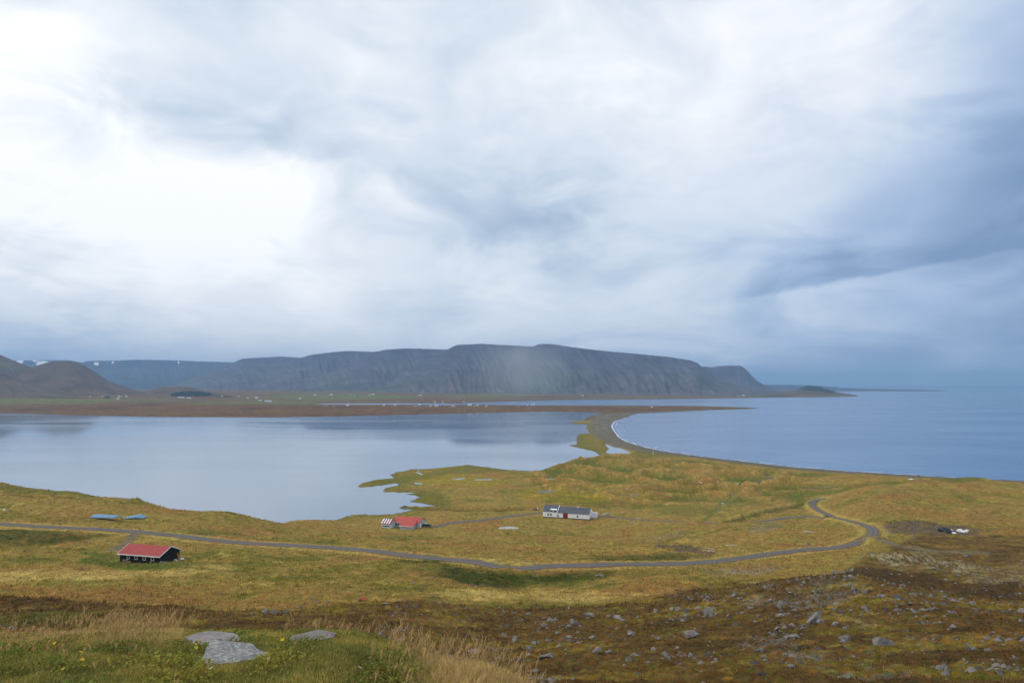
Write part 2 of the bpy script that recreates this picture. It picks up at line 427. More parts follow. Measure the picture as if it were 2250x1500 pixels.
def base_z(x, y):
    """height of the land before roads and building plots"""
    x = np.asarray(x, float); y = np.asarray(y, float); r = np.hypot(x, y)
    z = survey_z(x, y)
    # swells and hummocks of the grazing land
    z = z + sstep(14, 40, r) * (fbm(x / 16, y / 16, 3, 3) * 0.75 * sstep(20, 120, r) + fbm(x / 46, y / 38, 6, 2) * 1.8 * sstep(70, 130, r) * (1 - .65 * sstep(250, 320, r))) * (1 - sstep(500, 900, r))
    px = 1125 + FPX * x / np.maximum(y, 1)
    dune = sstep(430, 500, r) * (1 - sstep(720, 900, r)) * sstep(1120, 1240, px) * (1 - sstep(1700, 1850, px))
    mb = dune > 0
    if mb.any(): db, _ = polydist(x[mb], y[mb], BEACH, False); dune[mb] *= sstep(30, 120, db)
    rid = np.maximum(1 - 1.25 * np.abs(fbm(x / 62 + 0.5 * y / 62, y / 46, 21, 2, .3)), 0)
    z = z + dune * (rid ** 1.6 * 9.5 - 4.6)
    moor = sstep(250, 330, r) * (1 - sstep(560, 640, r)) * sstep(1780, 1900, px)
    z = z + moor * fbm(x / 45, y / 30, 33, 3) * 3.0
    z = z + sstep(60, 90, r) * (1 - sstep(210, 240, r)) * sstep(1880, 2000, px) * fbm(x / 22, y / 18, 37, 3) * 1.6
    far = sstep(850, 1000, r)
    out = np.where(far > 0, z * (1 - far), z)
    m = (r > 330)
    if m.any():
        xm, ym, rm, zm = x[m], y[m], r[m], out[m]
        s = shore_sd(xm, ym); f = sstep(850, 1000, rm)
        # far lowland: a low bank, then a slow rise inland
        low = 0.25 + np.minimum(np.maximum(s, 0) * 0.05, 2.2) + np.minimum(np.maximum(s - 40, 0) * 0.024, 9.0) * sstep(1500, 1900, rm)
        inland = np.maximum(s - 420, 0)
        low = low + sstep(3000, 4200, rm) * np.minimum(inland * 0.008, 16) + sstep(2400, 3000, rm) * np.minimum(inland * 0.008, 8)
        low = low + sstep(1500, 2000, rm) * np.minimum(np.maximum(s, 0) / 250, 1) * (fbm(xm / 260, ym / 260, 41, 4) * 4.0)
        low = np.maximum(low, .3)
        near = np.minimum(zm, 0.12 + np.maximum(s, 0) * 0.085 + sstep(10, 40, s) * 300)
        near = np.maximum(near, 0.10 + np.minimum(np.maximum(s, 0) * 0.03, 1.2))
        land = near * (1 - f) + low * f
        zm = np.where(s > 0, land, np.maximum(-0.15 + s * 0.06, -6.0))
        out = out.copy(); out[m] = zm
    return out


def march(px, py, fn=base_z, near=2.5, far=6500.0, ns=None):
    """where the line of sight through a photo point first meets the land"""
    d = np.exp(np.linspace(math.log(near), math.log(far), ns or max(200, int(330 * math.log(far / near)))))
    x = (px - 1125) / FPX * d; zr = CAMH - (py - HZ) / FPX * d
    g = fn(x, d); h = np.nonzero(zr <= g)[0]
    if len(h) == 0: i = len(d) - 1
    else: i = max(h[0], 1)
    a, b = zr[i - 1] - g[i - 1], zr[i] - g[i]; t = a / (a - b) if a != b and len(h) else 0
    return float(x[i - 1] + (x[i] - x[i - 1]) * t), float(d[i - 1] + (d[i] - d[i - 1]) * t)


def smooth_line(P, n=6, it=2):
    P = np.array(P, float)
    for _ in range(it):
        Q = [P[0]]
        for a, b in zip(P[:-1], P[1:]): Q += [a * .75 + b * .25, a * .25 + b * .75]
        Q.append(P[-1]); P = np.array(Q)
    return P


ROADS = {}


def survey_road(name, pix, width, near=2.5, lift=0.0):
    P = smooth_line([march(*p, fn=survey_z, near=near, far=1200.0, ns=1500) for p in pix], it=3)
    L = np.r_[0, np.cumsum(np.hypot(*np.diff(P, axis=0).T))]
    t = np.linspace(0, L[-1], max(8, int(L[-1] / 3.0)))
    P = np.c_[np.interp(t, L, P[:, 0]), np.interp(t, L, P[:, 1])]
    z = np.maximum(survey_z(P[:, 0], P[:, 1]), 1.2); k = 9
    zp = np.pad(z, k, mode='edge'); z = np.convolve(zp, np.ones(2 * k + 1) / (2 * k + 1), 'valid') + lift
    ROADS[name] = dict(p=P, z=z, w=width)


survey_road('main_road', [(-320, 1132), (-150, 1142), (0, 1152), (120, 1158), (250, 1166), (380, 1177), (500, 1189), (650, 1201), (800, 1211), (950, 1224), (1040, 1231), (1125, 1237), (1200, 1241),
                          (1290, 1243), (1400, 1242), (1500, 1238), (1600, 1229), (1690, 1219), (1780, 1211), (1840, 1203), (1877, 1194), (1909, 1182), (1922, 1170), (1914, 1158),
                          (1889, 1149.5), (1839, 1139.5), (1814, 1128), (1790, 1117), (1783, 1108), (1791, 1100), (1812, 1093.5)], 3.5, near=120, lift=0.25)
survey_road('barn_track', [(1826, 1137), (1797, 1138), (1727, 1141), (1650, 1144.5), (1573, 1146), (1461, 1144.6), (1374, 1138), (1312, 1134)], 3.2, near=200)
survey_road('farmhouse_track', [(1190, 1127), (1150, 1131), (1113, 1135.6), (1075, 1139.5), (1038, 1143), (1000, 1147.5), (976, 1152), (945, 1160)], 4.4, near=250)
survey_road('cabin_track', [(300, 1170), (292, 1178), (281, 1187), (268, 1196), (250, 1204)], 3.0, near=100)
survey_road('shore_track', [(1864, 1061), (1802, 1070), (1727, 1081), (1697, 1076.5), (1664, 1071), (1648, 1063), (1662, 1057), (1696, 1051), (1693, 1046), (1668, 1041), (1664, 1033.5)], 3.4, near=330)
survey_road('gravel_side_track', [(1922, 1186), (1940, 1189), (1964, 1194), (2038, 1202), (2100, 1207), (2138, 1209), (2200, 1213)], 3.0, near=120)

LINES = []
PLOTS = []           # level building plots: x, y, radius, z
PONDS = []           # outline, water level


def pond_outline(pix, sea=False):
    P = [at_sea(*p) for p in pix] if sea else [march(*p, fn=survey_z, near=300, far=1200.0, ns=1500) for p in pix]
    A = np.array(P); lv = .05 if sea else float(survey_z(A[:, 0], A[:, 1]).min()) + .05
    PONDS.append((P, max(lv, .05)))


pond_outline([(1331, 974), (1343, 980.5), (1358, 983), (1374, 988.5), (1387, 995.5), (1372, 1000.5), (1347, 1000.5), (1331, 993.5), (1339, 985.5), (1331, 979)], True)
pond_outline([(915, 1036), (938, 1034), (952, 1037), (930, 1039)])
pond_outline([(912, 1040), (924, 1040), (931, 1044), (922, 1043)])
pond_outline([(993, 1052.5), (1020, 1049.5), (1024, 1051), (1004, 1054)])
pond_outline([(909, 1062.5), (926, 1061.5), (928, 1064), (912, 1064.5)])
pond_outline([(1181, 1078), (1200, 1076), (1223, 1077), (1212, 1081), (1186, 1081.5)])
pond_outline([(1383, 1088), (1394, 1085.5), (1407, 1086), (1406, 1089.5), (1389, 1091)])
pond_outline([(1203, 1050.5), (1212, 1051), (1246, 1057.5), (1240, 1059), (1216, 1054)])
pond_outline([(1040, 1052.5), (1078, 1052), (1080, 1054), (1046, 1054.5)])


def ground_z(x, y):
    x = np.asarray(x, float); y = np.asarray(y, float)
    sh = x.shape; x = x.ravel(); y = y.ravel()
    z = base_z(x, y)
    r = np.hypot(x, y)
    P = ROADS['main_road']['p']; m = (r > 100) & (r < 480) & (x > P[:, 0].min() - 30)
    if m.any():
        d, _ = polydist(x[m], y[m], P[::3], False); w = 1 - sstep(4, 24, d); z[m] = z[m] * (1 - w) + survey_z(x[m], y[m]) * w
    for q in ROADS.values():
        P = q['p']; m = (x > P[:, 0].min() - 14) & (x < P[:, 0].max() + 14) & (y > P[:, 1].min() - 14) & (y < P[:, 1].max() + 14)
        if not m.any(): continue
        d, par = polydist(x[m], y[m], P[::2] if len(P) % 2 else np.r_[P[::2], P[-1:]], False)
        zr = np.interp(np.clip(par * 2, 0, len(P) - 1), np.arange(len(P)), q['z'])
        w = 1 - sstep(q['w'] * 0.5 + 0.6, q['w'] * 0.5 + 5.0, d)
        z[m] = z[m] * (1 - w) + (zr - 0.12) * w
    for (cx, cy, rad, pz) in PLOTS:
        d = np.hypot(x - cx, y - cy); w = 1 - sstep(rad, rad * 1.7, d); z = z * (1 - w) + pz * w
    for P, w_, hg, _, _ in LINES:
        m = (x > P[:, 0].min() - 12) & (x < P[:, 0].max() + 12) & (y > P[:, 1].min() - 12) & (y < P[:, 1].max() + 12)
        if hg and m.any(): d, _ = polydist(x[m], y[m], P, False); z[m] = z[m] + hg * np.exp(-(d / w_) ** 2) * (1 + .5 * pn(x[m] / 7, y[m] / 7, 44))
    for P, lv in PONDS:
        A = np.array(P); m = (x > A[:, 0].min() - 8) & (x < A[:, 0].max() + 8) & (y > A[:, 1].min() - 8) & (y < A[:, 1].max() + 8)
        if m.any():
            d, _ = polydist(x[m], y[m], P); sd = np.where(inpoly(x[m], y[m], P), d, -d)
            zz = z[m]; zz = np.where(sd > 0, lv - .12 - np.minimum(sd * .1, .5), np.maximum(zz, lv + .08) * sstep(0, 6, -sd) + (lv + .08) * (1 - sstep(0, 6, -sd))); z[m] = zz
    return z.reshape(sh)


# turf walls, ditches, peat scars: photo points, half width, height, colour, strength


def turf_line(pix, w, hgt, key, amt, near): LINES.append((smooth_line([march(*p, fn=survey_z, near=near, far=1200.0, ns=1500) for p in pix], it=1), w, hgt, key, amt))


turf_line([(884, 1116), (960, 1118), (1060, 1119.5), (1150, 1116.5), (1240, 1112), (1330, 1108), (1430, 1107)], 2.2, 1.3, 'rust', .6, 330)
turf_line([(890, 1118), (960, 1121), (1060, 1122.5), (1150, 1119)], 1.8, -.7, 'dkgreen', .8, 330)  # shadow side of the turf wall, its shade painted in dark green
turf_line([(1560, 1148), (1600, 1144), (1640, 1132), (1690, 1120), (1740, 1111), (1790, 1103)], 1.7, -1.5, 'dkgreen', .85, 250)
turf_line([(1600, 1140), (1645, 1128), (1695, 1116), (1745, 1107)], 1.6, .8, 'straw', .5, 250)
turf_line([(1150, 1184), (1250, 1190), (1374, 1199), (1424, 1192), (1523, 1175), (1598, 1162), (1648, 1150)], 1.2, -.5, 'olive', .7, 170)
turf_line([(1545, 1144), (1572, 1120), (1592, 1102), (1615, 1090), (1650, 1082), (1695, 1077)], 1.8, -.5, 'green', .6, 300)
turf_line([(1572, 1120), (1600, 1098), (1630, 1086)], .8, 0, 'gravel', .6, 300)
turf_line([(745, 1196), (790, 1198), (825, 1201.5)], 1.1, -.9, 'dirt', .9, 150)
turf_line([(425, 1170), (450, 1172), (475, 1175)], 1.1, -.9, 'dirt', .9, 150)
turf_line([(1290, 1228), (1400, 1224), (1520, 1219)], 1.6, -1.0, 'dkgreen', .6, 150)
turf_line([(1695, 1096), (1740, 1090), (1766, 1091)], 2.0, -1.2, 'dirt', .8, 300)
turf_line([(1700, 1086), (1790, 1074), (1900, 1061), (1990, 1054)], 2.2, -1.2, 'dkgreen', .6, 330)
turf_line([(1950, 1147), (2010, 1144), (2080, 1150), (2160, 1160)], 1.6, -1.4, 'dirt', .9, 200)
turf_line([(20, 1084), (90, 1090), (160, 1092)], 1.5, -.7, 'dkgreen', .7, 200); turf_line([(300, 1101), (420, 1118), (540, 1132)], 1.5, .8, 'green', .6, 200)
turf_line([(10, 1290), (110, 1286), (230, 1290), (330, 1284)], .9, -.5, 'straw', .6, 60); turf_line([(560, 1262), (700, 1270), (850, 1284)], .9, -.5, 'olive', .6, 60)
turf_line([(1000, 1195), (1100, 1203), (1230, 1210), (1330, 1206)], 1.4, -.6, 'olive', .7, 150); turf_line([(1430, 1092), (1530, 1095), (1600, 1089)], 2.0, 1.0, 'rust', .5, 330)


def g1(x, y): return float(ground_z(np.array([x]), np.array([y]))[0])


def plot(px, py, rad, near=100):
    x, y = march(px, py, near=near); z = float(base_z(np.array([x]), np.array([y]))[0]); PLOTS.append((x, y, rad, z)); return x, y, z


CABIN = plot(325, 1234, 8.5)
BARN = plot(1250, 1139, 17, near=300)
FARM = plot(893, 1160, 12, near=250)


def spot(px, py, near=20.0, far=6500.0):
    x, y = march(px, py, ground_z, near, far); return x, y, g1(x, y)

# ------------------------------------------------------------------ what grows where
def region(pix, near=20.0, far=6500.0): return [march(*p, near=near, far=far) for p in pix]


C = {k: np.array(v) for k, v in dict(
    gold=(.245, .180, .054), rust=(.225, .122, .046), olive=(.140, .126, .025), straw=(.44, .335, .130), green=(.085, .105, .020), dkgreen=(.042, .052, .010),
    heath=(.108, .064, .026), heath2=(.054, .034, .015), moss=(.160, .130, .020), gravel=(.175, .155, .145), dirt=(.105, .080, .066), beach=(.118, .109, .105),
    lichen=(.27, .245, .19), marsh=(.235, .185, .022), moor=(.120, .072, .040), moor2=(.075, .045, .026), field=(.115, .135, .045), farheath=(.125, .085, .055)).items()}

# open heath: everything nearer than this line
HEATH = region([(-500, 1300), (0, 1309), (180, 1318), (350, 1327), (480, 1338), (640, 1338), (760, 1322), (900, 1316), (1000, 1325), (1150, 1332), (1280, 1333), (1400, 1316),
                (1480, 1296), (1560, 1281), (1690, 1276), (1800, 1264), (1830, 1255), (1880, 1225), (1935, 1200), (1975, 1190), (2010, 1170), (2120, 1172), (2250, 1175), (2600, 1180)], 20) + [(60, 2), (-60, 2)]
REG = []


def reg(key, pix, amt, near=60.0, soft=2.0): REG.append((C[key], region(pix, near), amt, soft))


reg('straw', [(-100, 1262), (0, 1256), (150, 1250), (250, 1245), (400, 1238), (520, 1244), (525, 1252), (430, 1262), (250, 1272), (100, 1280), (-100, 1290)], .55, 80, 3)
reg('green', [(170, 1214), (262, 1212), (300, 1236), (390, 1236), (440, 1226), (440, 1240), (390, 1247), (300, 1247), (240, 1240), (180, 1226)], .85, 80, 2)
reg('dkgreen', [(-300, 1150), (-100, 1158), (60, 1166), (190, 1173), (262, 1180), (180, 1190), (90, 1196), (0, 1206), (-200, 1200)], .75, 120, 3)
reg('olive', [(-200, 1120), (0, 1128), (190, 1138), (320, 1140), (330, 1150), (200, 1147), (0, 1140), (-200, 1130)], .7, 200, 4)
reg('green', [(400, 1158), (520, 1168), (560, 1176), (480, 1176), (420, 1170)], .7, 180, 3)
reg('dkgreen', [(900, 1228), (1000, 1236), (1130, 1246), (1300, 1252), (1350, 1256), (1330, 1272), (1200, 1284), (1080, 1286), (1010, 1277), (950, 1258)], .88, 100, 2)  # green bank below the road, its shadow partly put into the colour
reg('dirt', [(1010, 1276), (1080, 1280), (1110, 1286), (1080, 1290), (1030, 1284)], .7, 100, 1)
reg('green', [(1120, 1284), (1240, 1280), (1300, 1272), (1320, 1278), (1240, 1290), (1150, 1292)], .5, 100, 2)
reg('olive', [(1340, 1250), (1450, 1250), (1560, 1246), (1600, 1252), (1500, 1262), (1380, 1264)], .5, 100, 3)
reg('gravel', [(1520, 1252), (1600, 1244), (1690, 1238), (1720, 1246), (1680, 1262), (1600, 1270), (1560, 1262)], .62, 100, 2)
reg('dirt', [(1440, 1199), (1490, 1193), (1530, 1201), (1560, 1206), (1567, 1215), (1553, 1223), (1520, 1214), (1470, 1208)], .85, 150, 1.5)
reg('gravel', [(1420, 1184), (1450, 1176), (1500, 1168), (1520, 1170), (1490, 1180), (1440, 1188)], .7, 150, 1.5)
reg('gravel', [(1640, 1158), (1690, 1150), (1730, 1155), (1710, 1166), (1660, 1170)], .6, 150, 1.5)
reg('dkgreen', [(1280, 1222), (1400, 1217), (1500, 1214), (1545, 1222), (1480, 1231), (1350, 1232), (1290, 1229)], .7, 150, 2)
reg('dkgreen', [(1600, 1142), (1680, 1118), (1780, 1104), (1790, 1107), (1700, 1122), (1620, 1146)], .55, 250, 2)
reg('green', [(1450, 1110), (1560, 1112), (1575, 1128), (1490, 1134), (1440, 1120)], .5, 300, 3)
reg('green', [(1680, 1086), (1790, 1075), (1900, 1062), (1990, 1054), (2000, 1058), (1880, 1072), (1780, 1088), (1700, 1098)], .7, 330, 3)
reg('dirt', [(1920, 1150), (1960, 1146), (2010, 1145), (2070, 1150), (2130, 1156), (2160, 1164), (2130, 1172), (2060, 1174), (1990, 1176), (1950, 1166)], .8, 200, 2)
reg('heath2', [(1842, 1266), (1880, 1246), (1960, 1246), (2060, 1262), (2160, 1282), (2270, 1296), (2270, 1345), (2160, 1318), (2060, 1296), (1950, 1276)], .85, 84, 2)
reg('lichen', [(1900, 1230), (1960, 1212), (2020, 1208), (2100, 1228), (2150, 1242), (2120, 1252), (2020, 1250), (1950, 1240)], .55, 90, 2)
reg('lichen', [(2080, 1252), (2170, 1240), (2260, 1236), (2300, 1300), (2200, 1300), (2120, 1280)], .3, 90, 3)
reg('gravel', [(1590, 1420), (1650, 1400), (1730, 1412), (1830, 1440), (1950, 1468), (2020, 1500), (1900, 1500), (1800, 1468), (1690, 1440)], .6, 15, 1.0)
reg('lichen', [(1855, 1352), (1920, 1368), (1990, 1392), (2060, 1412), (2110, 1436), (2080, 1440), (1980, 1402), (1900, 1376)], .45, 15, .8)
reg('gravel', [(1560, 1300), (1700, 1288), (1850, 1268), (1900, 1285), (1860, 1320), (1720, 1330), (1600, 1318)], .42, 30, 1.5)
reg('marsh', [(890, 1046), (980, 1044), (1070, 1050), (1130, 1058), (1080, 1068), (960, 1062), (900, 1056)], .6, 300, 5)
reg('marsh', [(1130, 1074), (1230, 1066), (1330, 1078), (1340, 1092), (1250, 1104), (1140, 1098)], .55, 300, 5)
reg('olive', [(880, 1082), (960, 1080), (1000, 1100), (960, 1112), (900, 1104)], .7, 300, 3)
reg('green', [(785, 1062), (870, 1048), (1040, 1022), (1120, 1034), (1010, 1040), (900, 1058), (850, 1068)], .55, 300, 4)
reg('green', [(1190, 1036), (1260, 1012), (1330, 1002), (1380, 1004), (1300, 1018), (1220, 1034)], .7, 400, 4)
reg('olive', [(1262, 984), (1268, 956), (1300, 951), (1335, 972), (1345, 988), (1320, 996), (1290, 988)], .7, 600, 6)
reg('green', [(1374, 1000), (1402, 987), (1450, 992), (1500, 1004), (1440, 1008)], .5, 500, 5)
reg('green', [(2040, 1056), (2100, 1046), (2190, 1050), (2160, 1056)], .7, 330, 3)
reg('green', [(-400, 1040), (0, 1062), (120, 1076), (300, 1097), (300, 1103), (100, 1084), (-400, 1050)], .5, 200, 3)
reg('green', [(840, 1176), (900, 1178), (950, 1184), (900, 1192), (850, 1188)], .5, 150, 3)
reg('straw', [(1000, 1300), (1200, 1302), (1400, 1296), (1440, 1300), (1300, 1322), (1100, 1320), (960, 1312)], .5, 60, 3)
reg('green', [(-200, 1376), (0, 1352), (120, 1345), (200, 1352), (120, 1372), (0, 1380)], .45, 20, 2)
# far side of the lagoon
FAR = []


def farreg(key, pix, amt, soft): FAR.append((C[key], region(pix, 1200), amt, soft))


farreg('field', [(-200, 878), (0, 874), (160, 876), (260, 880), (200, 887), (0, 886), (-200, 888)], .75, 60)
farreg('field', [(420, 884), (560, 880), (700, 882), (700, 887), (560, 888), (430, 888)], .75, 60)
farreg('field', [(540, 872), (700, 868), (850, 868), (960, 871), (860, 876), (700, 877)], .85, 80)
farreg('field', [(960, 869), (1080, 866), (1180, 868), (1120, 874), (1000, 875)], .6, 80)
SPIT = [at_sea(*p) for p in [(1394, 909), (1329, 909), (1300, 916), (1292, 933), (1300, 949), (1330, 966), (1345, 982), (1392, 984), (1382, 972), (1345, 942), (1346, 930), (1370, 919)]]


def land_color(x, y):
    r = np.hypot(x, y)
    w1, w2, w3 = fbm(x / 34, y / 26, 51, 4), fbm(x / 11, y / 8, 57, 4), fbm(x / 3.4, y / 3.0, 63, 3)
    big = fbm(x / 120, y / 80, 67, 3)
    c = np.empty(x.shape + (3,)); c[:] = C['gold']

    def lay(col, a): nonlocal c; c = c + (col - c) * np.clip(a, 0, 1)[..., None]
    hol = fbm(x / 16, y / 16, 3, 3)
    lay(C['rust'], sstep(.0, .9, w1 + .5 * w2 + .15 + .4 * hol) * .75)
    lay(C['olive'], sstep(.05, .8, -w1 * .6 + .6 * w2 + .05 + .3 * big - .7 * hol) * .85)
    lay(C['straw'], sstep(.25, .95, w2 * .8 + .5 * w3 - .2 * w1) * .45)
    lay(C['green'], sstep(.40, 1.0, -w2 + .5 * big - .2 * w1 - .5 * hol) * .65)
    px_ = 1125 + FPX * x / np.maximum(y, 1)
    dune = sstep(420, 480, r) * (1 - sstep(760, 900, r)) * sstep(1080, 1180, px_) * (1 - sstep(1750, 1880, px_)); rid = np.maximum(1 - 1.25 * np.abs(fbm(x / 62 + 0.5 * y / 62, y / 46, 21, 2, .3)), 0)
    lay(C['green'], dune * (1 - sstep(.38, .88, rid + .18 * w2)) * .9); lay(C['rust'], dune * sstep(.80, 1.0, rid + .12 * w2) * .6); lay(C['straw'], dune * sstep(.93, 1.03, rid + .08 * w2) * .45)  # plants by height; shaded sides and light crests also put into the colour
    moor = sstep(250, 330, r) * (1 - sstep(560, 640, r)) * sstep(1780, 1900, px_); mo = fbm(x / 45, y / 30, 33, 3)
    lay(C['rust'], moor * sstep(-.1, .6, mo + .3 * w2) * .6); lay(C['olive'], moor * sstep(.1, .7, -mo + .3 * w2) * .8)
    kn = 1 - sstep(8, 11, r); lay(np.array((.10, .105, .03)), kn)
    # heath on the near slopes
    jx, jy = x + w2 * 2.6 * np.clip(r / 60, .2, 2) + w3 * .6, y + (w1 * 5.0 + w2 * 3.0) * np.clip(r / 80, .15, 1.6)
    hm = inpoly(jx, jy, HEATH) & (r > 7)
    d, _ = polydist(x, y, HEATH[:-2], False)
    ha = np.where(hm, sstep(0, 3.5, d), 0) * .95
    hc = np.empty_like(c); hc[:] = C['heath']
    s2, s3, s4 = fbm(x / 7, y / 6, 71, 4), fbm(x / 1.6, y / 1.4, 77, 4), fbm(x / 16, y / 12, 79, 3)

    def lay2(col, a): nonlocal hc; hc = hc + (col - hc) * np.clip(a, 0, 1)[..., None]
    lay2(C['heath2'], sstep(.0, .8, s2 + .4 * s3) * .8)
    lay2(C['moss'], sstep(.0, .7, -s2 + .6 * s3 + .5 * s4) * .85)
    lay2(C['gold'], sstep(.15, .85, s3 + .6 * s4 - .2 * s2) * .55)
    lay2(C['rust'], sstep(.35, 1.0, s4 - .5 * s3) * .5)
    c = c + (hc - c) * ha[..., None]
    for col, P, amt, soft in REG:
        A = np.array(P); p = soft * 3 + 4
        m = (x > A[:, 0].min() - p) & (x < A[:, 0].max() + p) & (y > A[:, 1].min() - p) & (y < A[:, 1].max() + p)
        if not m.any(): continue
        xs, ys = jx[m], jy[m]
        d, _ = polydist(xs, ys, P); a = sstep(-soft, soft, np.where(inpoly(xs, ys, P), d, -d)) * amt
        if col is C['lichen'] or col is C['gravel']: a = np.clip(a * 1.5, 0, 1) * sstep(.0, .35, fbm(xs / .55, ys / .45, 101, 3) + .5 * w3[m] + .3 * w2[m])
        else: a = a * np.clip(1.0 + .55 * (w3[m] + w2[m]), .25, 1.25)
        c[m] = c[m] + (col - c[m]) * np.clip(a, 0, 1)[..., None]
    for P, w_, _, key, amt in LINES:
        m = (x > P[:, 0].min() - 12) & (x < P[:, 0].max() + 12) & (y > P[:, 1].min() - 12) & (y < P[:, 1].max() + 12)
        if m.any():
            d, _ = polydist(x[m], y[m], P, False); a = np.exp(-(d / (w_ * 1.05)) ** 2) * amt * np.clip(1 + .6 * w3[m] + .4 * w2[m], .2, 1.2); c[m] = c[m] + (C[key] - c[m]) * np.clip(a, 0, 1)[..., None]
    # bare verges of the roads
    for q in ROADS.values():
        P = q['p']; m = (x > P[:, 0].min() - 9) & (x < P[:, 0].max() + 9) & (y > P[:, 1].min() - 9) & (y < P[:, 1].max() + 9)
        if not m.any(): continue
        d, _ = polydist(x[m], y[m], P[::2], False); h = q['w'] / 2
        a = (1 - sstep(h - .7, h + .9 + .8 * w3[m], d + .5 * w3[m])) * .8
        c[m] = c[m] + (C['gravel'] * (.8, .76, .72) - c[m]) * a[..., None]
        if q['w'] == 3.5:
            a = sstep(h + .3, h + 1.2, d) * (1 - sstep(h + 1.6, h + 4.0 + w2[m], d)) * .5
            c[m] = c[m] + (C['straw'] - c[m]) * a[..., None]
    m = r > 340
    if m.any():
        xs, ys, rs = x[m], y[m], r[m]
        s = shore_sd(xs, ys); cc = c[m]

        def L3(col, a): nonlocal cc; cc = cc + (col - cc) * np.clip(a, 0, 1)[..., None]
        L3(C['green'], (1 - sstep(4, 26, s + 8 * w2[m])) * .45)
        # far country
        f = sstep(1500, 1750, rs)
        b1, b2 = fbm(xs / 300, ys / 300, 81, 4), fbm(xs / 900, ys / 420, 83, 4)
        fc = np.empty_like(cc); fc[:] = C['moor']
        for col, a in ((C['moor2'], sstep(.0, .7, b1) * .8), (C['olive'], sstep(.2, .9, -b1 + .4 * b2) * .5), (C['farheath'], sstep(2700, 3400, rs) * .7), (C['field'], sstep(2800, 3400, rs) * sstep(.05, .7, b2) * .8)):
            fc = fc + (col - fc) * np.clip(a, 0, 1)[..., None]
        for col, P, amt, soft in FAR:
            d, _ = polydist(xs, ys, P); a = sstep(-soft, soft, np.where(inpoly(xs, ys, P), d, -d) + 40 * b1) * amt
            fc = fc + (col - fc) * a[..., None]
        L3(fc, f) if False else None
        cc = cc + (fc - cc) * f[..., None]
        # shingle beach on the open-sea side, and the bare spit
        db, _ = polydist(xs, ys, BEACH, False); ww = 15 + 21 * sstep(640, 720, rs)
        L3(C['beach'], (1 - sstep(ww * .75, ww * 1.15, db + 3 * w2[m])) * .97)
        ds, _ = polydist(xs, ys, SPIT); ins = np.where(inpoly(xs, ys, SPIT), ds, -ds)
        L3(C['beach'] * 1.1, sstep(-10, 12, ins + 14 * w1[m]) * .9)
        L3(C['beach'] * .6, (1 - sstep(.0, 3.0 + sstep(1500, 2500, rs) * 12, s)) * .7)
        c[m] = cc
    v = 1 + .24 * w3 + .14 * fbm(x / 1.1, y / 1.1, 87, 2) + .12 * w2
    return np.clip(c * v[..., None] * np.array((1.18, 1.13, 1.08)), 0, 1)


def polar_grid(az, rr):
    A, Rr = np.meshgrid(az, rr, indexing='ij'); x, y = np.sin(A) * Rr, np.cos(A) * Rr
    na, nr = len(az), len(rr); i = np.arange(na * nr).reshape(na, nr)
    f = np.stack([i[:-1, :-1], i[1:, :-1], i[1:, 1:], i[:-1, 1:]], -1).reshape(-1, 4)[:, ::-1]
    return x.ravel(), y.ravel(), f


def ground_material(name, fine=1.0, bumpd=0.10):
    m = bpy.data.materials.new(name); m.use_nodes = True; n = NT(m.node_tree)
    pos = n.new('ShaderNodeNewGeometry').outputs['Position']
    col = n.new('ShaderNodeVertexColor', layer_name='col').outputs[0]
    a = n.noise(pos, 0.55 * fine, 8, 0.68); b = n.noise(pos, 3.1 * fine, 6, 0.7); t = n.noise(n.comb(n.xyz(pos)[0], n.mul(n.xyz(pos)[1], 0.6), n.xyz(pos)[2]), 1.3 * fine, 5, 0.6, 0.8)
    v = n.add(n.add(n.rng(a, .25, .75, -.46, .46, False), n.rng(b, .25, .75, -.46, .46, False)), n.rng(t, .3, .7, -.32, .32, False))
    c = n.mix(1.0, col, n.comb(n.add(1, v), n.add(1, n.mul(v, .92)), n.add(1, n.mul(v, .75))), 'MULTIPLY')
    warm = n.mix(1.0, c, (1.22, .95, .72), 'MULTIPLY'); cool = n.mix(1.0, c, (.82, 1.07, .85), 'MULTIPLY')
    c = n.mix(n.rng(n.noise(pos, 1.9 * fine, 5, .65), .35, .65), cool, warm)
    p = n.new('ShaderNodeBsdfPrincipled'); n.put(p.inputs['Base Color'], c); p.inputs['Roughness'].default_value = .95
    p.inputs['Specular IOR Level'].default_value = .08
    bp = n.new('ShaderNodeBump'); bp.inputs['Distance'].default_value = bumpd; bp.inputs['Strength'].default_value = 1.0
    n.put(bp.inputs['Height'], n.add(n.add(n.mul(a, 3.0), b), n.mul(t, 1.2))); n.put(p.inputs['Normal'], bp.outputs[0])
    o = n.new('ShaderNodeOutputMaterial'); n.put(o.inputs[0], p.outputs[0]); return m


GROUND_MAT = ground_material('heath_and_grass', 1.0, 0.24)
az_in = np.arctan(np.linspace(-1220, 1220, 720) / FPX)
az_side = np.linspace(az_in[-1], math.pi, 26)[1:]
AZ_FULL = np.r_[-az_side[::-1], az_in, az_side]
rr_near = np.r_[np.linspace(1.0, 2.6, 8)[:-1], np.linspace(2.6, 8, 130)[:-1], np.exp(np.linspace(math.log(8), math.log(12), 16))[:-1], np.exp(np.linspace(math.log(12), math.log(1150), 640))]
gx, gy, gf = polar_grid(AZ_FULL, rr_near)
gz = ground_z(gx, gy)
gr_ = np.hypot(gx, gy)
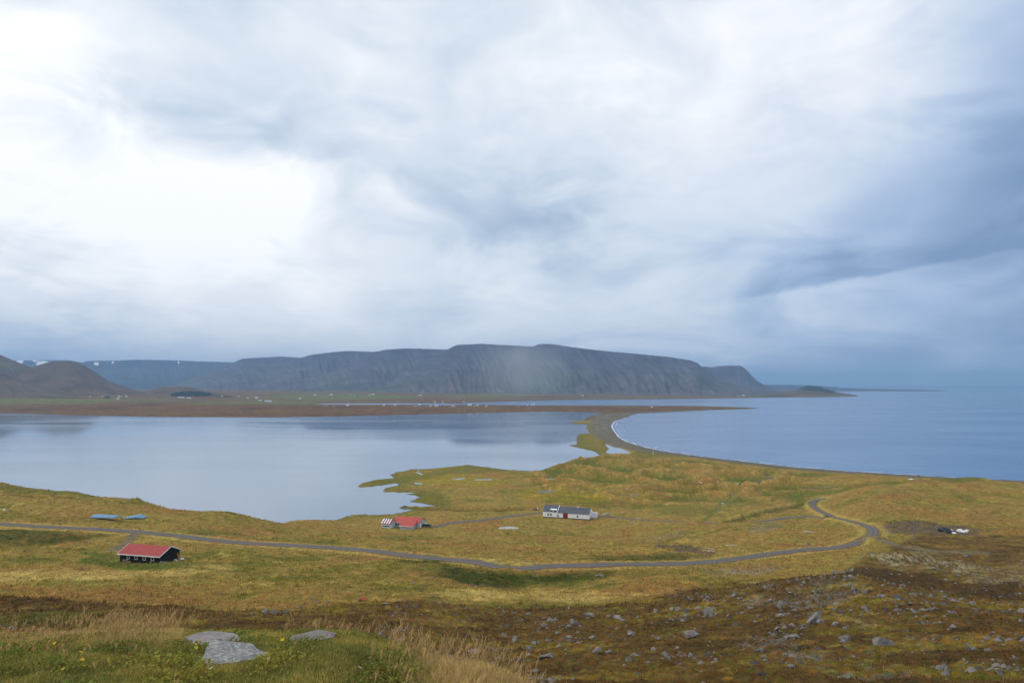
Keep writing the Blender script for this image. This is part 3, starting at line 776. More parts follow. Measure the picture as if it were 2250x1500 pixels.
# tussocks: small real lumps everywhere except on roads and plots
def tussock(x, y):
    r = np.hypot(x, y); t = fbm(x / 1.7, y / 1.7, 5, 3) * .13 + fbm(x / .7, y / .7, 8, 2) * .05 + sstep(25, 60, r) * fbm(x / 5, y / 5, 9, 3) * .22
    t = t + np.where(inpoly(x, y, HEATH) & (r > 9), np.abs(fbm(x / 1.1, y / 1.1, 15, 3)) * .26, 0)
    return t * sstep(8, 12, r)


tus = tussock(gx, gy)
keep = np.ones_like(gx)
for q in ROADS.values():
    P = q['p']; m = (gx > P[:, 0].min() - 9) & (gx < P[:, 0].max() + 9) & (gy > P[:, 1].min() - 9) & (gy < P[:, 1].max() + 9)
    d, _ = polydist(gx[m], gy[m], P[::2], False); keep[m] = np.minimum(keep[m], sstep(q['w'] / 2 + .2, q['w'] / 2 + 1.5, d))
for P, lv in PONDS:
    d, _ = polydist(gx, gy, P); keep *= np.where(inpoly(gx, gy, P), 0, sstep(0, 2, d))
TUS_FAR = gz > 0.05
gz = np.where(TUS_FAR, np.maximum(gz + tus * keep, 0.04), gz)
me = mesh_np('grassland', np.c_[gx, gy, gz], gf, [GROUND_MAT], True, {'col': land_color(gx, gy)})
land = tag(link('ground', me), kind='structure')

rr_far = np.exp(np.linspace(math.log(1150), math.log(12000), 300))
AZ_FAR = np.arctan(np.linspace(-1400, 1400, 700) / FPX)
fx, fy, ff = polar_grid(AZ_FAR, rr_far); fz = ground_z(fx, fy)
me = mesh_np('lowland', np.c_[fx, fy, fz], ff, [ground_material('moorland', .05, 1.2)], True, {'col': land_color(fx, fy)})
tag(link('lowland', me), kind='structure')
print('terrain done')


# ------------------------------------------------------------------ water
def water_material(name, tint, rough, waves, streak):
    m = bpy.data.materials.new(name); m.use_nodes = True; n = NT(m.node_tree)
    pos = n.new('ShaderNodeNewGeometry').outputs['Position']; x, y, z = n.xyz(pos)
    p = n.new('ShaderNodeBsdfPrincipled'); p.inputs['Base Color'].default_value = (*tint, 1)
    p.inputs['IOR'].default_value = 1.333; p.inputs['Specular IOR Level'].default_value = .5
    gust = n.noise(n.comb(n.mul(x, .0016), n.mul(y, .006), 0), 1.0, 5, .6, .6)
    n.put(p.inputs['Roughness'], n.rng(gust, .35, .65, rough[0], rough[1]))
    h = n.add(n.mul(n.noise(n.comb(x, n.mul(y, waves[2]), 0), waves[0], 4, .6, .3), n.rng(gust, .3, .7, .35, 1.0)), n.mul(n.noise(pos, waves[0] * .12, 3, .5), streak))
    bp = n.new('ShaderNodeBump'); bp.inputs['Distance'].default_value = waves[1]; bp.inputs['Strength'].default_value = 1.0
    n.put(bp.inputs['Height'], h); n.put(p.inputs['Normal'], bp.outputs[0])
    o = n.new('ShaderNodeOutputMaterial'); n.put(o.inputs[0], p.outputs[0]); return m


SEA_MAT = water_material('open_sea_water', (.065, .155, .31), (.16, .26), (.22, .22, 2.2), 2.0)
LAGOON_MAT = water_material('lagoon_water', (.13, .20, .29), (.035, .13), (.6, .016, 1.6), .7)
SX = 42000
v = [(-SX, -3000, 0), (SX, -3000, 0), (SX, SX, 0), (-SX, SX, 0)]
tag(link('sea', mesh_np('sea', v, [[0, 1, 2, 3]], [SEA_MAT])), kind='structure')
# the lagoon: a sheet bounded by the spit's midline, a hand's breadth above the tide
mid = [at_sea(*p) for p in [(1330, 1006), (1326, 990), (1310, 975), (1322, 958), (1318, 940), (1318, 925), (1345, 912), (1330, 903)]]
rim = [(-6000, 330)] + [(x, y) for x, y in [(-260, 340), (10, 340), (60, 560), (95, 700)]] + mid + [(200, 2250), (-200, 2250), (-1200, 2250), (-2600, 2500), (-6000, 2600)]
bm = bmesh.new(); bm.faces.new([bm.verts.new((x, y, .06)) for x, y in rim]); bmesh.ops.triangulate(bm, faces=bm.faces[:])
bmesh.ops.recalc_face_normals(bm, faces=bm.faces)
me = bpy.data.meshes.new('lagoon'); bm.to_mesh(me); bm.free(); me.materials.append(LAGOON_MAT)
tag(link('lagoon', me), kind='structure')
for P, lv in PONDS:
    bm = bmesh.new(); c_ = np.array(P).mean(0)
    bm.faces.new([bm.verts.new((c_[0] + (x - c_[0]) * 1.06, c_[1] + (y - c_[1]) * 1.06, lv)) for x, y in P]); bmesh.ops.triangulate(bm, faces=bm.faces[:])
    bmesh.ops.recalc_face_normals(bm, faces=bm.faces)
    for f_ in bm.faces:
        if f_.normal.z < 0: f_.normal_flip()
    me = bpy.data.meshes.new('pond'); bm.to_mesh(me); bm.free(); me.materials.append(LAGOON_MAT); tag(link('pond', me), kind='structure')


# ------------------------------------------------------------------ roads
def road_material():
    m = bpy.data.materials.new('gravel_road'); m.use_nodes = True; n = NT(m.node_tree)
    pos = n.new('ShaderNodeNewGeometry').outputs['Position']
    u = n.new('ShaderNodeAttribute', attribute_name='across').outputs['Fac']
    au = n.m('ABSOLUTE', u)
    track = n.mul(n.rng(au, .25, .42), n.rng(au, .72, .55)); 
    a = n.noise(pos, .35, 6, .65); b = n.noise(pos, 6, 4, .6)
    c = n.mix(n.mul(track, n.rng(a, .3, .6, .35, .9)), (.115, .102, .093), (.185, .168, .155))
    c = n.mix(n.mul(n.rng(au, .75, 1.0), .6), c, (.15, .125, .07))
    c = n.mix(1.0, c, n.rng(b, .25, .75, .72, 1.28, False), 'MULTIPLY')
    p = n.new('ShaderNodeBsdfPrincipled'); n.put(p.inputs['Base Color'], c); p.inputs['Roughness'].default_value = .95
    p.inputs['Specular IOR Level'].default_value = .15
    bp = n.new('ShaderNodeBump'); bp.inputs['Distance'].default_value = .03; n.put(bp.inputs['Height'], b); n.put(p.inputs['Normal'], bp.outputs[0])
    o = n.new('ShaderNodeOutputMaterial'); n.put(o.inputs[0], p.outputs[0]); return m


ROAD_MAT = road_material()
for k_, (name, q) in enumerate(ROADS.items()):
    if name in ('cabin_track', 'gravel_side_track', 'shore_track'): continue          # bare earth only, no made surface
    P, z = q['p'], q['z'] + .004 * k_; T = np.gradient(P, axis=0); T /= np.hypot(*T.T)[:, None]; N = np.c_[-T[:, 1], T[:, 0]]
    wob = 1 + .10 * pn(np.arange(len(P)) * .35, np.zeros(len(P)), 5)
    us = np.linspace(-1, 1, 9); V, U = [], []
    for u in us:
        e = q['w'] / 2 * u * wob + (abs(u) > .9) * u * rng.uniform(-.45, .25, len(P))
        V.append(np.c_[P[:, 0] + N[:, 0] * e, P[:, 1] + N[:, 1] * e, z + .02 - .05 * u * u - .10 * (abs(u) > .95)]); U.append(np.full(len(P), u))
    n_ = len(P); i = np.arange(9 * n_).reshape(9, n_)
    f = np.stack([i[:-1, :-1], i[:-1, 1:], i[1:, 1:], i[1:, :-1]], -1).reshape(-1, 4)
    me = mesh_np(name, np.concatenate(V), f, [ROAD_MAT], True, {'across': np.concatenate(U)})
    tag(link(name, me), kind='structure')


# ------------------------------------------------------------------ mountains across the water
def mountain_material(name, low, high, green, strata=1.0):
    m = bpy.data.materials.new(name); m.use_nodes = True; n = NT(m.node_tree)
    pos = n.new('ShaderNodeNewGeometry').outputs['Position']; x, y, z = n.xyz(pos)
    hgt = n.new('ShaderNodeAttribute', attribute_name='rel').outputs['Fac']
    a = n.noise(pos, .004, 7, .62); b = n.noise(pos, .0014, 5, .55); s = n.noise(n.comb(n.mul(x, .0012), n.mul(y, .0012), n.mul(z, .045)), 1.0, 5, .6, .3)
    su = n.new('ShaderNodeAttribute', attribute_name='su').outputs['Fac']; sv = n.new('ShaderNodeAttribute', attribute_name='sv').outputs['Fac']
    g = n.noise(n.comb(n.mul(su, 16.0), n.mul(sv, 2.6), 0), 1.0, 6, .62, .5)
    c = n.mix(n.rng(hgt, .1, .8), low, high)
    c = n.mix(n.mul(n.rng(b, .45, .65), n.rng(hgt, .95, .15, .15, .9)), c, green)
    c = n.mix(n.mul(n.rng(s, .45, .62), .55 * strata), c, [k * .55 for k in high])
    c = n.mix(n.mul(n.rng(g, .50, .66), n.rng(hgt, 1.0, .5, .15, .42)), c, (.145, .140, .148)); c = n.mix(n.mul(n.rng(g, .46, .34), .4), c, [k * .5 for k in low])  # scree streaks; relief shading of the gullies is also painted in here
    c = n.mix(1.0, c, n.rng(a, .25, .75, .62, 1.38, False), 'MULTIPLY')
    c = n.mix(n.rng(n.new('ShaderNodeAttribute', attribute_name='snow').outputs['Fac'], .3, .6), c, (.82, .85, .9))
    p = n.new('ShaderNodeBsdfPrincipled'); n.put(p.inputs['Base Color'], c); p.inputs['Roughness'].default_value = 1.0
    p.inputs['Specular IOR Level'].default_value = .05
    bp = n.new('ShaderNodeBump'); bp.inputs['Distance'].default_value = 15.0; bp.inputs['Strength'].default_value = .9
    n.put(bp.inputs['Height'], n.add(n.add(a, n.mul(s, .5 * strata)), g)); n.put(p.inputs['Normal'], bp.outputs[0])
    o = n.new('ShaderNodeOutputMaterial'); n.put(o.inputs[0], p.outputs[0]); return m


MT_BASALT = mountain_material('basalt_mountain', (.112, .100, .106), (.088, .085, .118), (.080, .108, .066), .6)  # rock colours with some blue of the distance haze mixed in
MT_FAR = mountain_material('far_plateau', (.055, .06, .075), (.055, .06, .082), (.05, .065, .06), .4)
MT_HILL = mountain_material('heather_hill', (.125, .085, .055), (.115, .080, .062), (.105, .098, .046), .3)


def mountain(name, sky, crest, foot, mat, cliff=.35, gully=.10, seed=0, nu=260, nv=70, back=1500, foot_z=5.0, gs=22.0, snow=()):
    """skyline given as photo points; crest/foot: distance of crest and foot"""
    sx, sy = np.array([p[0] for p in sky], float), np.array([p[1] for p in sky], float)
    px = np.linspace(sx[0], sx[-1], nu); py = np.interp(px, sx, sy)
    py = py + pn(px / 9, px * 0, seed + 40) * .35
    hz = CAMH - (py - HZ) / FPX * crest                        # crest heights
    v = np.r_[np.linspace(0, 1, nv), 1 + np.linspace(.04, 1, 12)]
    PX, Vv = np.meshgrid(px, v, indexing='ij'); H = np.repeat(hz[:, None], len(v), 1)
    t = np.clip(Vv, 0, 1)
    talus = (t / .86) ** 1.18 * (1 - cliff)
    prof = np.clip(np.where(t < .86, talus, (1 - cliff) + cliff * sstep(.85, .98, t) ** .9), 0, 1)
    bell = np.clip(4 * t * (1 - t), 0, 1) ** .8
    X0 = (PX - 1125) / FPX * crest; sp = gs * 9.0
    slant = X0 + Vv * 260 + 120 * pn(X0 / 700, Vv * 1.2, seed + 1)                   # gullies lean and wander
    rid = np.abs(pn(slant / sp, Vv * 1.1, seed + 3)) * (.6 + .6 * pn(X0 / 900, Vv, seed + 4)) + .45 * np.abs(pn(slant / (sp * .37), Vv * 2.2, seed + 5)) + .25 * pn(slant / (sp * .15), Vv * 5, seed + 6)
    spur = pn(X0 / 900 - Vv * .55, Vv * .7, seed + 9) + .5 * pn(X0 / 380 - Vv * .4, Vv * 1.3, seed + 10)
    Z = foot_z + (H - foot_z) * (prof + bell * (-gully * rid + .55 * gully * spur))
    Z = np.where(Vv > 1, H - (Vv - 1) * 10, np.minimum(Z, H))
    dep = foot + (crest - foot) * t + np.where(Vv > 1, (Vv - 1) * back, 0)
    dep = dep + bell * spur * (crest - foot) * .16
    sn = np.zeros_like(Z)
    for a_, b_, v0, v1 in snow:
        sn = np.maximum(sn, np.clip(1.6 - 1.6 * (((PX - (a_ + b_) / 2) / ((b_ - a_) / 2)) ** 2 + ((t - (v0 + v1) / 2) / ((v1 - v0) / 2)) ** 2) + .6 * pn(PX / 3, Vv * 30, 7), 0, 1))
    X = (PX - 1125) / FPX * dep
    i = np.arange(PX.size).reshape(PX.shape)
    f = np.stack([i[:-1, :-1], i[1:, :-1], i[1:, 1:], i[:-1, 1:]], -1).reshape(-1, 4)
    me = mesh_np(name, np.c_[X.ravel(), dep.ravel(), Z.ravel()], f, [mat], True, {'rel': np.clip((Z - foot_z) / max(hz.max() - foot_z, 1), 0, 1).ravel(), 'snow': sn.ravel(), 'su': slant.ravel() / 1000, 'sv': Vv.ravel()})
    return tag(link(name, me), kind='structure')


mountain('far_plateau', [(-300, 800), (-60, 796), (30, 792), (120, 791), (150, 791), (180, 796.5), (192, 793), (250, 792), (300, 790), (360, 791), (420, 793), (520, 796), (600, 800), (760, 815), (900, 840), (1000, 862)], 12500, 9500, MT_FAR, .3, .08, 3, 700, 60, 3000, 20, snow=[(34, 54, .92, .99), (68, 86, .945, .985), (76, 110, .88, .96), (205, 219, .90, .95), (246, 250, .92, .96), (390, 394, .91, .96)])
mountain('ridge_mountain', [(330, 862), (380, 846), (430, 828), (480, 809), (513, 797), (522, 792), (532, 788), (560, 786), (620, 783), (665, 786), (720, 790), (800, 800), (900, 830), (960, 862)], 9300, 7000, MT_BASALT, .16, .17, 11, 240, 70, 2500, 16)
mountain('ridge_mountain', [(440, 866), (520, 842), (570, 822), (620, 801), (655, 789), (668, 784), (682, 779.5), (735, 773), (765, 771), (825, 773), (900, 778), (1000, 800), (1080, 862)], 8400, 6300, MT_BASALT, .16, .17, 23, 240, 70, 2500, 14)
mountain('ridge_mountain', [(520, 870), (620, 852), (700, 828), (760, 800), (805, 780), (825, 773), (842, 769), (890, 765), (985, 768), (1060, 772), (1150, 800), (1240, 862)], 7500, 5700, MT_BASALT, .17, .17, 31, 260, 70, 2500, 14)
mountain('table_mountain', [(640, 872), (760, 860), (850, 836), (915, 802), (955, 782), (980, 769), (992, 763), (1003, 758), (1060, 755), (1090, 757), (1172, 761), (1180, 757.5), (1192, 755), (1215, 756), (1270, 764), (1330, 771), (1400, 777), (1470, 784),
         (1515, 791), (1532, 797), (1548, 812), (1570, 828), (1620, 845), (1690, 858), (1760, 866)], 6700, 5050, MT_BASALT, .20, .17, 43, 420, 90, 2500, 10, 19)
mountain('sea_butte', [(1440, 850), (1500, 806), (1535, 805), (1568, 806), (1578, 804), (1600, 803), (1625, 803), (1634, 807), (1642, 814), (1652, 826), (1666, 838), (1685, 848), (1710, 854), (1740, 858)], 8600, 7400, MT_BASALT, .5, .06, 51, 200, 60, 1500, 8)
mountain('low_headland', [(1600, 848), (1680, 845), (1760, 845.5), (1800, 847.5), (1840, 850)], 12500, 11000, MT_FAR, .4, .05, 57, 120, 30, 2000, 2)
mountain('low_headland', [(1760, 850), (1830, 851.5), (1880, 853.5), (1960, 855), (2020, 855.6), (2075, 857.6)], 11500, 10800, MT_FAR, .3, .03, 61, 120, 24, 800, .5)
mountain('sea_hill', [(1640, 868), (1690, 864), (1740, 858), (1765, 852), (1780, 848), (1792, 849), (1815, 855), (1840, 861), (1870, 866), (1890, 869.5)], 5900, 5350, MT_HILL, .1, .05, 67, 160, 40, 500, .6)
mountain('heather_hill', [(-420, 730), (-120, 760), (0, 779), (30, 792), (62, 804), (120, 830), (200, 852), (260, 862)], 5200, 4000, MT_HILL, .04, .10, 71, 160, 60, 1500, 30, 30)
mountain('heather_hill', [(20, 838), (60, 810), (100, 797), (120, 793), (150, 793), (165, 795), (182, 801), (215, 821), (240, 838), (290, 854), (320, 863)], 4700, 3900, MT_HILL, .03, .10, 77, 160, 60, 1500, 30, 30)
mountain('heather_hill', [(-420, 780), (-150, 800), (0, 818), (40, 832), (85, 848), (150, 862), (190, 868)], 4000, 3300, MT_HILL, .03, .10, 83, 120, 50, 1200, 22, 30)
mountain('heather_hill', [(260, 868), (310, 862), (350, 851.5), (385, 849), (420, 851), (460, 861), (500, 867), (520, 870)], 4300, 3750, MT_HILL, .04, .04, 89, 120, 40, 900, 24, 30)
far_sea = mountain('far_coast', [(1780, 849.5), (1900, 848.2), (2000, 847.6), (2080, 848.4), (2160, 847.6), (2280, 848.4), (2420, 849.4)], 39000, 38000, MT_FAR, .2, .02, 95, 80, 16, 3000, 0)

# ------------------------------------------------------------------ buildings
M = dict(
    white=material('white_paint', (.84, .86, .88), .6, .05, .8, dirt=((.62, .60, .57), .25)), black=material('tarred_boards', (.012, .011, .011), .75, .5, 1.5),
    red=material('red_sheet_roof', (.36, .065, .06), .85, .12, 1.2, dirt=((.30, .10, .085), .5)), red2=material('coral_sheet_roof', (.46, .085, .068), .8, .08, 1.0, dirt=((.42, .12, .10), .4)),
    slate=material('slate_grey_roof', (.095, .104, .122), .8, .12, .5, dirt=((.16, .16, .165), .4)), paleblue=material('pale_blue_wall', (.50, .58, .62), .7, .08, 1.0),
    greywall=material('grey_rendered_wall', (.40, .42, .43), .8, .12, .8), glass=material('window_glass', (.025, .03, .035), .12, .2, 2, spec=.6),
    door=material('dark_red_door', (.22, .025, .02), .6, .2, 2), stone=material('dark_foundation', (.035, .035, .038), .9, .3, 2),
    wood=material('bare_wood', (.34, .25, .16), .8, .25, 3), drift=material('pale_driftwood', (.50, .44, .36), .85, .25, 2, bump=.01),
    pole=material('weathered_pole', (.20, .18, .165), .85, .25, 3), orange=material('orange_plank', (.55, .22, .06), .7, .2, 3), sack=material('white_plastic', (.72, .74, .76), .5, .08, 3),
    tarp=material('blue_tarpaulin', (.36, .60, .80), .6, .15, .9, bump=.05, bscale=1.5, dirt=((.40, .55, .68), .5)), board=material('grey_blue_board', (.25, .33, .40), .7, .15, 2),
    car=material('dark_blue_car_paint', (.018, .018, .035), .25, .1, 2, spec=.6), tyre=material('tyre_rubber', (.012, .012, .012), .9, .2, 5), chrome=material('grey_metal', (.45, .45, .47), .4, .1, 4, metallic=.8),
    darkjunk=material('black_plastic_sheet', (.02, .024, .03), .5, .3, 2, bump=.05), conc=material('pale_concrete', (.42, .41, .38), .9, .2, .8, bump=.02, dirt=((.22, .21, .19), .7)),
    rust=material('rusty_orange_metal', (.34, .085, .03), .8, .3, 6, bump=.01), wool=material('white_wool', (.66, .62, .54), .95, .15, 9, bump=.02), dark=material('dark_wool', (.03, .028, .026), .9, .2, 9),
    foam=material('sea_foam', (.80, .83, .85), .7, .08, .5))


def at_z(px, py, z):
    d = (CAMH - z) * FPX / (py - HZ); return np.array([(px - 1125) / FPX * d, d])


def gable(root, L, W, eave, ridge, wallm, roofm, over=.35, thick=.14, base=None, sink=1.2, x0=None, x1=None, gable_over=.3):
    """gabled walls and a two-slope roof, long side facing -y; origin in the middle of the floor"""
    x0 = -L / 2 if x0 is None else x0; x1 = L / 2 if x1 is None else x1; h = W / 2
    w = MB().prism([(-h, -sink), (h, -sink), (h, eave), (0, ridge), (-h, eave)], x0, x1).build('wall', wallm, root)
    if base: MB().box(x0 - .03, x1 + .03, -h - .03, h + .03, -sink, .42).build('foundation', base, root)
    s = (ridge - eave) / h; r = MB()
    for sg in (-1, 1):
        a = (sg * (h + over), eave - over * s + .02); b = (sg * .0, ridge + .02)
        r.prism([a, b, (b[0], b[1] + thick), (a[0], a[1] + thick)], x0 - gable_over, x1 + gable_over)
    return w, r.build('roof', roofm, root)


def opening(root, name, x, z, w, h, y, framem, panem, fr=.09, side=-1, axis='y', mullion=False):
    """a window or door set in a wall: frame standing 4 cm proud, pane just inside"""
    f = MB(); d0, d1 = (y - .05, y + .05)

    def bx(mb, a0, a1, z0, z1, e0, e1):
        if axis == 'y': mb.box(a0, a1, e0, e1, z0, z1)
        else: mb.box(e0, e1, a0, a1, z0, z1)
    bx(f, x - w / 2 - fr, x - w / 2, z - fr, z + h + fr, d0, d1); bx(f, x + w / 2, x + w / 2 + fr, z - fr, z + h + fr, d0, d1)
    bx(f, x - w / 2, x + w / 2, z + h, z + h + fr, d0, d1); bx(f, x - w / 2, x + w / 2, z - fr, z, d0, d1)
    if mullion: bx(f, x - .035, x + .035, z, z + h, d0, d1)
    o = f.build(name, framem, root)
    g = MB(); bx(g, x - w / 2, x + w / 2, z, z + h, y - .02, y + .02); g.build('panel' if name == 'door' else 'pane', panem, o)
    return o


# ---- black cabin with the red roof
cz = CABIN[2]
A, B_ = at_z(263.3, 1233.3, cz), at_z(351.8, 1240.4, cz); ax = (B_ - A); L = float(np.hypot(*ax)); ax /= L; perp = np.array([-ax[1], ax[0]]); W = 6.2
c = (A + B_) / 2 + perp * W / 2; cab = empty('cabin', (c[0], c[1], cz - .05), math.atan2(ax[1], ax[0]))
tag(cab, 'black timber cabin with a red roof and white trim', 'cabin')
_, roof = gable(cab, L, W, 2.15, 3.55, M['black'], M['red'], .45, .10)
h = W / 2; s = 1.4 / h; fb = MB()
for sg in (-1, 1):                                              # white barge boards and gutters
    for xe in (-L / 2 - .36, L / 2 + .305):
        a = (sg * (h + .5), 2.15 - .5 * s); fb.prism([a, (0, 3.55), (0, 3.72), (a[0], a[1] + .17)] if sg < 0 else [(0, 3.55), a, (a[0], a[1] + .17), (0, 3.72)], xe, xe + .055)
    y_ = sg * (h + .455); fb.box(-L / 2 - .36, L / 2 + .36, min(y_, y_ + sg * .06), max(y_, y_ + sg * .06), 1.84, 2.06)
fb.build('fascia', M['white'], roof)
for fx_ in (-.28, -.09, .11, .31): opening(cab, 'window', L * fx_ * 1.02, .95, .62, .68, -h - .02, M['white'], M['glass'], .10, mullion=False)
MB().box(L / 2 + .0, L / 2 + .06, .6, 1.5, .1, 2.0).build('door', M['black'], cab)
for k in range(14):                                             # tarred cladding boards on the two sides in view
    MB().box(-L / 2 + k * L / 14 + .03, -L / 2 + (k + 1) * L / 14 - .03, -h - .018, -h + .01, -.3, .80).build('board', M['black'], cab)


def in_front(root, lx, ly, lz=0.0):
    v = Matrix.Rotation(root.rotation_euler.z, 4, 'Z') @ Vector((lx, ly, 0)); x, y = root.location.x + v.x, root.location.y + v.y
    return (x, y, g1(x, y) + lz)


t = empty('pallet', in_front(cab, -3.3, -h - .9), .2); tag(t, 'wooden pallet leaning below the windows of the black cabin', 'pallet')
for k in range(5): MB().box(-.55 + k * .24, -.39 + k * .24, .02 + .0, .06, 0, .95).build('slat', M['wood'], t)
for k in range(2): MB().box(-.6, .6, .062, .12, .15 + k * .5, .27 + k * .5).build('crosspiece', M['wood'], t)
t = empty('plank_stack', in_front(cab, -2.2, -h - .8), -.3); tag(t, 'small stack of pale planks beside the pallet at the cabin', 'planks')
for k in range(4): MB().box(-.3, .3 - .05 * k, -.2, .2, .14 * k, .14 * k + .12).build('plank', M['wood'], t)
t = empty('crate', in_front(cab, L / 2 + .5, -h + .2), .25); tag(t, 'grey-blue board crate by the near corner of the black cabin', 'crate')
MB().prism([(-.55, -.1), (.55, -.1), (.55, .75), (-.55, .95)], -.45, .0).build('panel', M['board'], t)
MB().box(.0, .9, .45, .53, -.1, .62).build('panel', M['board'], t); MB().box(.004, .9, -.5, .45, -.1, .10).build('base', M['board'], t)
t = empty('leaning_plank', in_front(cab, L / 2 + 1.0, h - 1.3), .1); tag(t, 'orange plank leaning against the gable of the black cabin', 'plank')
MB().poly([(-.16, -.12, 0), (.16, -.12, 0), (.16, .12, 0), (-.16, .12, 0), (-.45, -.06, 1.75), (-.32, -.06, 1.75), (-.32, .06, 1.75), (-.45, .06, 1.75)], [(0, 3, 2, 1), (4, 5, 6, 7), (0, 1, 5, 4), (1, 2, 6, 5), (2, 3, 7, 6), (3, 0, 4, 7)]).build('plank', M['orange'], t)


def lump(name, mat, size, seed, parent=None, sub=2, rough=.25, flat=.0):
    bm = bmesh.new(); bmesh.ops.create_icosphere(bm, subdivisions=sub, radius=1.0); rr = random.Random(seed); off = Vector((rr.uniform(0, 50), rr.uniform(0, 50), rr.uniform(0, 50)))
    from mathutils import noise as mn
    for v_ in bm.verts:
        v_.co *= 1 + rough * mn.noise(v_.co * 1.4 + off) + rough * .4 * mn.noise(v_.co * 3.5 + off)
        v_.co.z = max(v_.co.z, -.35); v_.co = Vector((v_.co.x * size[0], v_.co.y * size[1], (v_.co.z + .3) * size[2]))
    me = bpy.data.meshes.new(name); bm.to_mesh(me); bm.free(); me.materials.append(mat); return link(name, me, parent)


def sack(loc, size, label, seed, mat='sack', cat='sack', name='plastic_sack'):
    o = lump(name, M[mat], (size[0], size[1], size[2] * .72), seed, rough=.5); o.location = loc; tag(o, label, cat); return o


sack(in_front(cab, L / 2 + 1.5, h - .9), (.42, .35, .55), 'round white plastic sack behind the orange plank', 5)
sack(in_front(cab, L / 2 + .9, h - 2.3), (.5, .4, .5), 'squat grey-white sack in front of the orange plank', 8, 'conc')
t = empty('doorstep', in_front(cab, -L / 2 - .5, -1.6), 0); t.rotation_euler.z = cab.rotation_euler.z; tag(t, 'pale wooden step at the far end of the black cabin', 'step')
MB().box(-.5, .4, -.5, .5, -.2, .16).build('tread', M['drift'], t)

# ---- white barn
bz = BARN[2]
A, B_ = at_z(1192.8, 1135.6, bz), at_z(1295, 1142, bz); ax = B_ - A; L = float(np.hypot(*ax)); ax /= L; perp = np.array([-ax[1], ax[0]]); W = 9.6; h = W / 2
c = (A + B_) / 2 + perp * h; barn = empty('barn', (c[0], c[1], bz), math.atan2(ax[1], ax[0])); tag(barn, 'long white barn with a slate-grey roof beside the track', 'barn')
xs = -L / 2 + L * .32
gable(barn, L, W, 3.5, 6.5, M['white'], M['slate'], .18, .12, M['stone'], x0=-L / 2, x1=xs - .12, gable_over=.0)
gable(barn, L, W, 3.15, 5.95, M['white'], M['slate'], .18, .12, M['stone'], x0=xs + .12, x1=L / 2, gable_over=.0)
MB().prism([(-h - .05, .5), (h + .05, .5), (h + .05, 3.72), (0, 6.75), (-h - .05, 3.72)], xs - .11, xs + .11).build('fire_wall', M['white'], barn)
dm = MB().prism([(-h - .02, 3.3), (-h + 2.4, 3.3), (-h + 2.4, 5.0), (-h - .02, 4.75)], xs - 4.4, xs - .6).build('dormer', M['white'], barn)
for q_ in (-3.5, -1.5): opening(dm, 'window', xs + q_, 3.62, 1.5, .85, -h - .05, M['white'], M['glass'], .08)
for fx_, w_, h_, z_ in ((-.385, .7, .9, 1.35), (-.325, .8, .9, 1.3), (.25, .7, .95, 1.2)): opening(barn, 'window', L * fx_, z_, w_, h_, -h - .02, M['stone'], M['glass'], .07)
opening(barn, 'door', -L * .175, .30, 1.05, 1.95, -h - .02, M['white'], M['door'], .08)
opening(barn, 'door', -L * .01, .30, 2.5, 2.7, -h - .03, M['stone'], M['door'], .12)
opening(barn, 'window', -.8, 3.3, .9, 1.0, L / 2 + .02, M['white'], M['glass'], .08, axis='x')
opening(barn, 'window', -2.6, 1.1, 1.0, .8, L / 2 + .02, M['stone'], M['glass'], .08, axis='x')
MB().prism([(h - 2.9, -1), (h + 1.2, -1), (h + 1.2, 2.5), (h - 2.9, 3.0)], L / 2 + .01, L / 2 + 2.6).build('annexe', M['white'], barn)
MB().prism([(h - 3.1, 3.0), (h + 1.4, 2.48), (h + 1.4, 2.60), (h - 3.1, 3.12)], L / 2 - .1 + .11, L / 2 + 2.8).build('annexe_roof', M['white'], barn)
MB().box(-.3 + L * .2, L * .2 + .9, 1.0, 1.9, 5.3, 6.05).build('roof_vent', M['white'], barn)

# ---- red-roofed farmhouse, its wing and the striped shed
fz_ = FARM[2]
A, B_ = at_z(866, 1157, fz_), at_z(920, 1160.5, fz_); ax = B_ - A; L = float(np.hypot(*ax)); ax /= L; perp = np.array([-ax[1], ax[0]]); W = 8.6; h = W / 2
c = (A + B_) / 2 + perp * h; farm = empty('farmhouse', (c[0], c[1], fz_), math.atan2(ax[1], ax[0])); tag(farm, 'low grey farmhouse with a coral-red roof near the lagoon', 'house')
_, roof = gable(farm, L, W, 2.7, 4.6, M['greywall'], M['red2'], .45, .12)
s = 1.9 / h
wx0, wx1 = L * .5 - 8.6, L * .5 - 1.6; ye = -h - 4.0; ze = 1.55
MB().prism([(ye, -1.5), (-h + .02, -1.5), (-h + .02, 2.6), (ye, ze)], wx0, wx1).build('wing_wall', M['greywall'], farm)
MB().prism([(ye - .3, ze - .02), (-.8, 4.32), (-.8, 4.46), (ye - .3, ze + .12)], wx0 - .25, wx1 + .25).build('wing_roof', M['red2'], farm)
MB().box(wx0 - .3, wx1 + .3, ye - .37, ye - .305, ze - .12, ze + .13).build('gutter', M['white'], farm)
MB().box(-L / 2 - .5, wx0 - .3, -h - .55, -h - .47, 2.36, 2.56).build('gutter', M['white'], roof)
for x_, w_ in ((-L * .5 + 1.2, .9), (-L * .5 + 2.3, .7), (-L * .5 + 4.0, 1.0)): opening(farm, 'window', x_, .9, w_, 1.1, -h - .02, M['white'], M['glass'], .10)
opening(farm, 'window', 1.2, .9, 1.3, 1.2, L / 2 + .02, M['white'], M['glass'], .16, axis='x'); opening(farm, 'door', -2.4, .1, .95, 2.0, L / 2 + .02, M['white'], M['white'], .08, axis='x')
MB().box(L * .22, L * .22 + .55, -2.6, -2.05, 3.3, 4.0).build('chimney', M['door'], farm)
